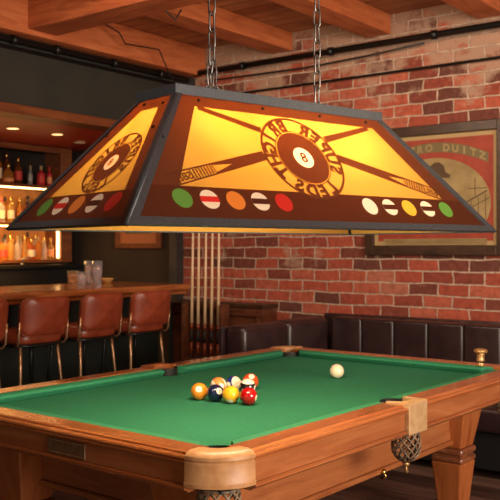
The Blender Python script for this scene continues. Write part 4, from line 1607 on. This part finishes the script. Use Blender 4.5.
for side in range(4):
    pan = Panel(side)
    b = MB()
    ppoly(b, pan, [(-pan.w0, 0), (pan.w0, 0), (pan.w1, pan.H), (-pan.w1, pan.H)], 0.0)
    g = pbuild(b, 'art_glass_panel', 'glass_amber', lamp)
    if side in (0, 2):
        fld = [(-0.605, 0.140), (0.605, 0.140), (0.405, 0.466), (-0.425, 0.466)]
        ecx, ecy, er = -0.040, 0.288, 0.174
        border(pan, g, fld, (ecx, ecy, er * 0.97))
        emblem(pan, g, ecx, ecy, er)
        b = MB()
        b2 = MB()
        cue_art(b, b2, pan, (-0.628, 0.158), (0.375, 0.462), ecx, ecy, er, 0.003, False)
        pbuild(b, 'cue_butt_print', 'print_brown', g)
        pbuild(b2, 'cue_tip_print', 'print_brown', g)
        b, b2 = MB(), MB()
        cue_art(b, b2, pan, (0.612, 0.160), (-0.415, 0.462), ecx, ecy, er, 0.003, True)
        pbuild(b, 'cue_butt_print', 'print_brown', g)
        pbuild(b2, 'cue_tip_print', 'print_brown', g)
        disc_row(pan, g, [(-0.610, 'p_green', None), (-0.512, 'p_cream', 'p_red'), (-0.414, 'p_orange', None), (-0.317, 'p_cream', 'print_dark'), (-0.220, 'p_red', None),
                          (0.176, 'p_cream', None), (0.278, 'p_cream', 'print_dark'), (0.380, 'p_yellow', None), (0.483, 'p_cream', 'print_dark'), (0.588, 'p_green', None)], 0.094, 0.0345)
        screws(pan, g, [(-0.40, 0.492), (-0.13, 0.492), (0.14, 0.492), (0.38, 0.492), (-0.60, 0.32), (0.59, 0.32)])
    else:
        fld = [(-0.238, 0.133), (0.245, 0.133), (0.062, 0.500), (-0.040, 0.500)]
        border(pan, g, fld)
        emblem(pan, g, 0.026, 0.262, 0.128)
        disc_row(pan, g, [(-0.216, 'p_green', None), (-0.104, 'p_cream', 'p_red'), (0.007, 'p_orange', None), (0.118, 'p_cream', 'print_dark'), (0.230, 'p_red', None)], 0.087, 0.037)
        screws(pan, g, [(-0.05, 0.530), (0.08, 0.515), (0.135, 0.40), (-0.155, 0.40)])

# frame: bottom rails and corner bars
for side in range(4):
    pan = Panel(side)
    b = MB()
    e = 0.010
    pbox(b, pan, [(-pan.w0 - 0.004, -0.003), (pan.w0 + 0.004, -0.003), (pan.w0 - 0.010, 0.023), (-pan.w0 + 0.010, 0.023)], 0.0008, 0.008)
    pbox(b, pan, [(-pan.w0, -0.003), (pan.w0, -0.003), (pan.w0, 0.002), (-pan.w0, 0.002)], -0.003, 0.0008)
    pbuild(b, 'bottom_rail', 'black_metal', lamp)
corners = [(-1, -1), (1, -1), (1, 1), (-1, 1)]
for sx, sy in corners:
    p0 = Vector((sx * HL, sy * HWd, 0))
    p1 = Vector((sx * hl, sy * hw_, HZ))
    d = (p1 - p0).normalized()
    # two flat wings, each lying on its own panel
    b = MB()
    for side, sgn in ((0 if sy < 0 else 2, None), (3 if sx < 0 else 1, None)):
        pan = Panel(side)
        # end of this panel nearest the corner: find sign of s
        sg = 1 if (pan.pt(pan.w0, 0) - p0).length < (pan.pt(-pan.w0, 0) - p0).length else -1
        ws = 0.026 if side in (0, 2) else 0.021
        pbox(b, pan, [(sg * (pan.w0 + 0.004), 0), (sg * (pan.w0 - ws * 1.25), 0), (sg * (pan.w1 - ws * 0.8), pan.H), (sg * (pan.w1 + 0.004), pan.H)], 0.0005, 0.0075)
    b.tube([p0, p1], 0.0085, 8)
    pbuild(b, 'corner_bar', 'black_metal', lamp)
# bulbs
for x in (-0.34, -0.04, 0.26):
    s = MB().lathe([(0.018, 0), (0.018, -0.05), (0.015, -0.06)], x, 0, HZ - 0.002, 16).build('bulb_socket', 'black', lamp)
    q = MB().lathe([(0.013, -0.058), (0.018, -0.07), (0.030, -0.095), (0.032, -0.112), (0.024, -0.132), (0.002, -0.142)], x, 0, HZ, 18)
    q.build('bulb', 'bulb', s)
    for pw, dz in ((24, -0.165),):
        l = point('lamp_bulb_light', (0, 0, 0), pw, (1.0, 0.82, 0.55), 0.03)
        l.parent = lamp
        l.location = (x, 0, HZ + dz)

# chains
def link_mesh(w_, h_, r):
    t = MB()
    pts = []
    for k in range(7):
        a = PI * k / 6
        pts.append((w_ * math.cos(a), 0, h_ - w_ + w_ * math.sin(a)))
    for k in range(7):
        a = PI + PI * k / 6
        pts.append((w_ * math.cos(a), 0, -h_ + w_ + w_ * math.sin(a)))
    t.tube(pts, r, 6, closed=True)
    return t


def make_chain(sx, label, double):
    t = empty('hanging_chain', label, 'chain', (0, 0, 0), LROT, 'chains holding the billiard lamp')
    ux, uy = math.cos(LROT), math.sin(LROT)
    z0 = LZ + HZ + 0.0345
    t.location = (lcx + ux * sx, lcy + uy * sx, z0)
    proto = None
    z = 0.022
    rg = MB()
    offs = (-0.017, 0.017) if double else (0,)
    for ox in offs:
        rr = 0.015 if double else 0.018
        rg = MB()
        rg.tube([(ox + rr * math.cos(a), 0, rr + 0.003 + rr * math.sin(a)) for a in [2 * PI * k / 18 for k in range(18)]], 0.003, 6, closed=True)
        rg.build('ring', 'chain', t)
    top = CZ - z0
    zz = 0.056
    i = 0
    if double:
        for ox, tl in ((-0.012, 1), (0.012, -1)):
            for k in range(2):
                lm_ = link_mesh(0.0095, 0.027, 0.0030).build('link', 'chain', t)
                lm_.location = (ox * (1 - 0.35 * k), 0, zz + k * 0.042)
                lm_.rotation_euler = (0, R(-8 * tl), R(90 * (k % 2) + 20))
        zz += 0.082
    while zz < top - 0.03:
        if proto is None:
            proto = link_mesh(0.0130, 0.036, 0.0037).build('link', 'chain', t)
            lk_ = proto
        else:
            lk_ = proto.copy()
            C.objects.link(lk_)
            lk_.parent = t
        lk_.location = (0, 0, zz)
        lk_.rotation_euler = (0, 0, R(90 * (i % 2) + 15))
        zz += 0.0590
        i += 1
    b = MB()
    b.tube([(0, 0, top), (0, 0, zz - 0.02)], 0.004, 8)
    b.lathe([(0.025, top - 0.012), (0.025, top - 0.0005)], n=20)
    b.build('ceiling_hook', 'chain', t)
    return t


make_chain(-0.2516, 'steel chain on the left end of the lamp, forked at its bottom', True)
make_chain(0.2476, 'single steel chain on the right half of the lamp', False)
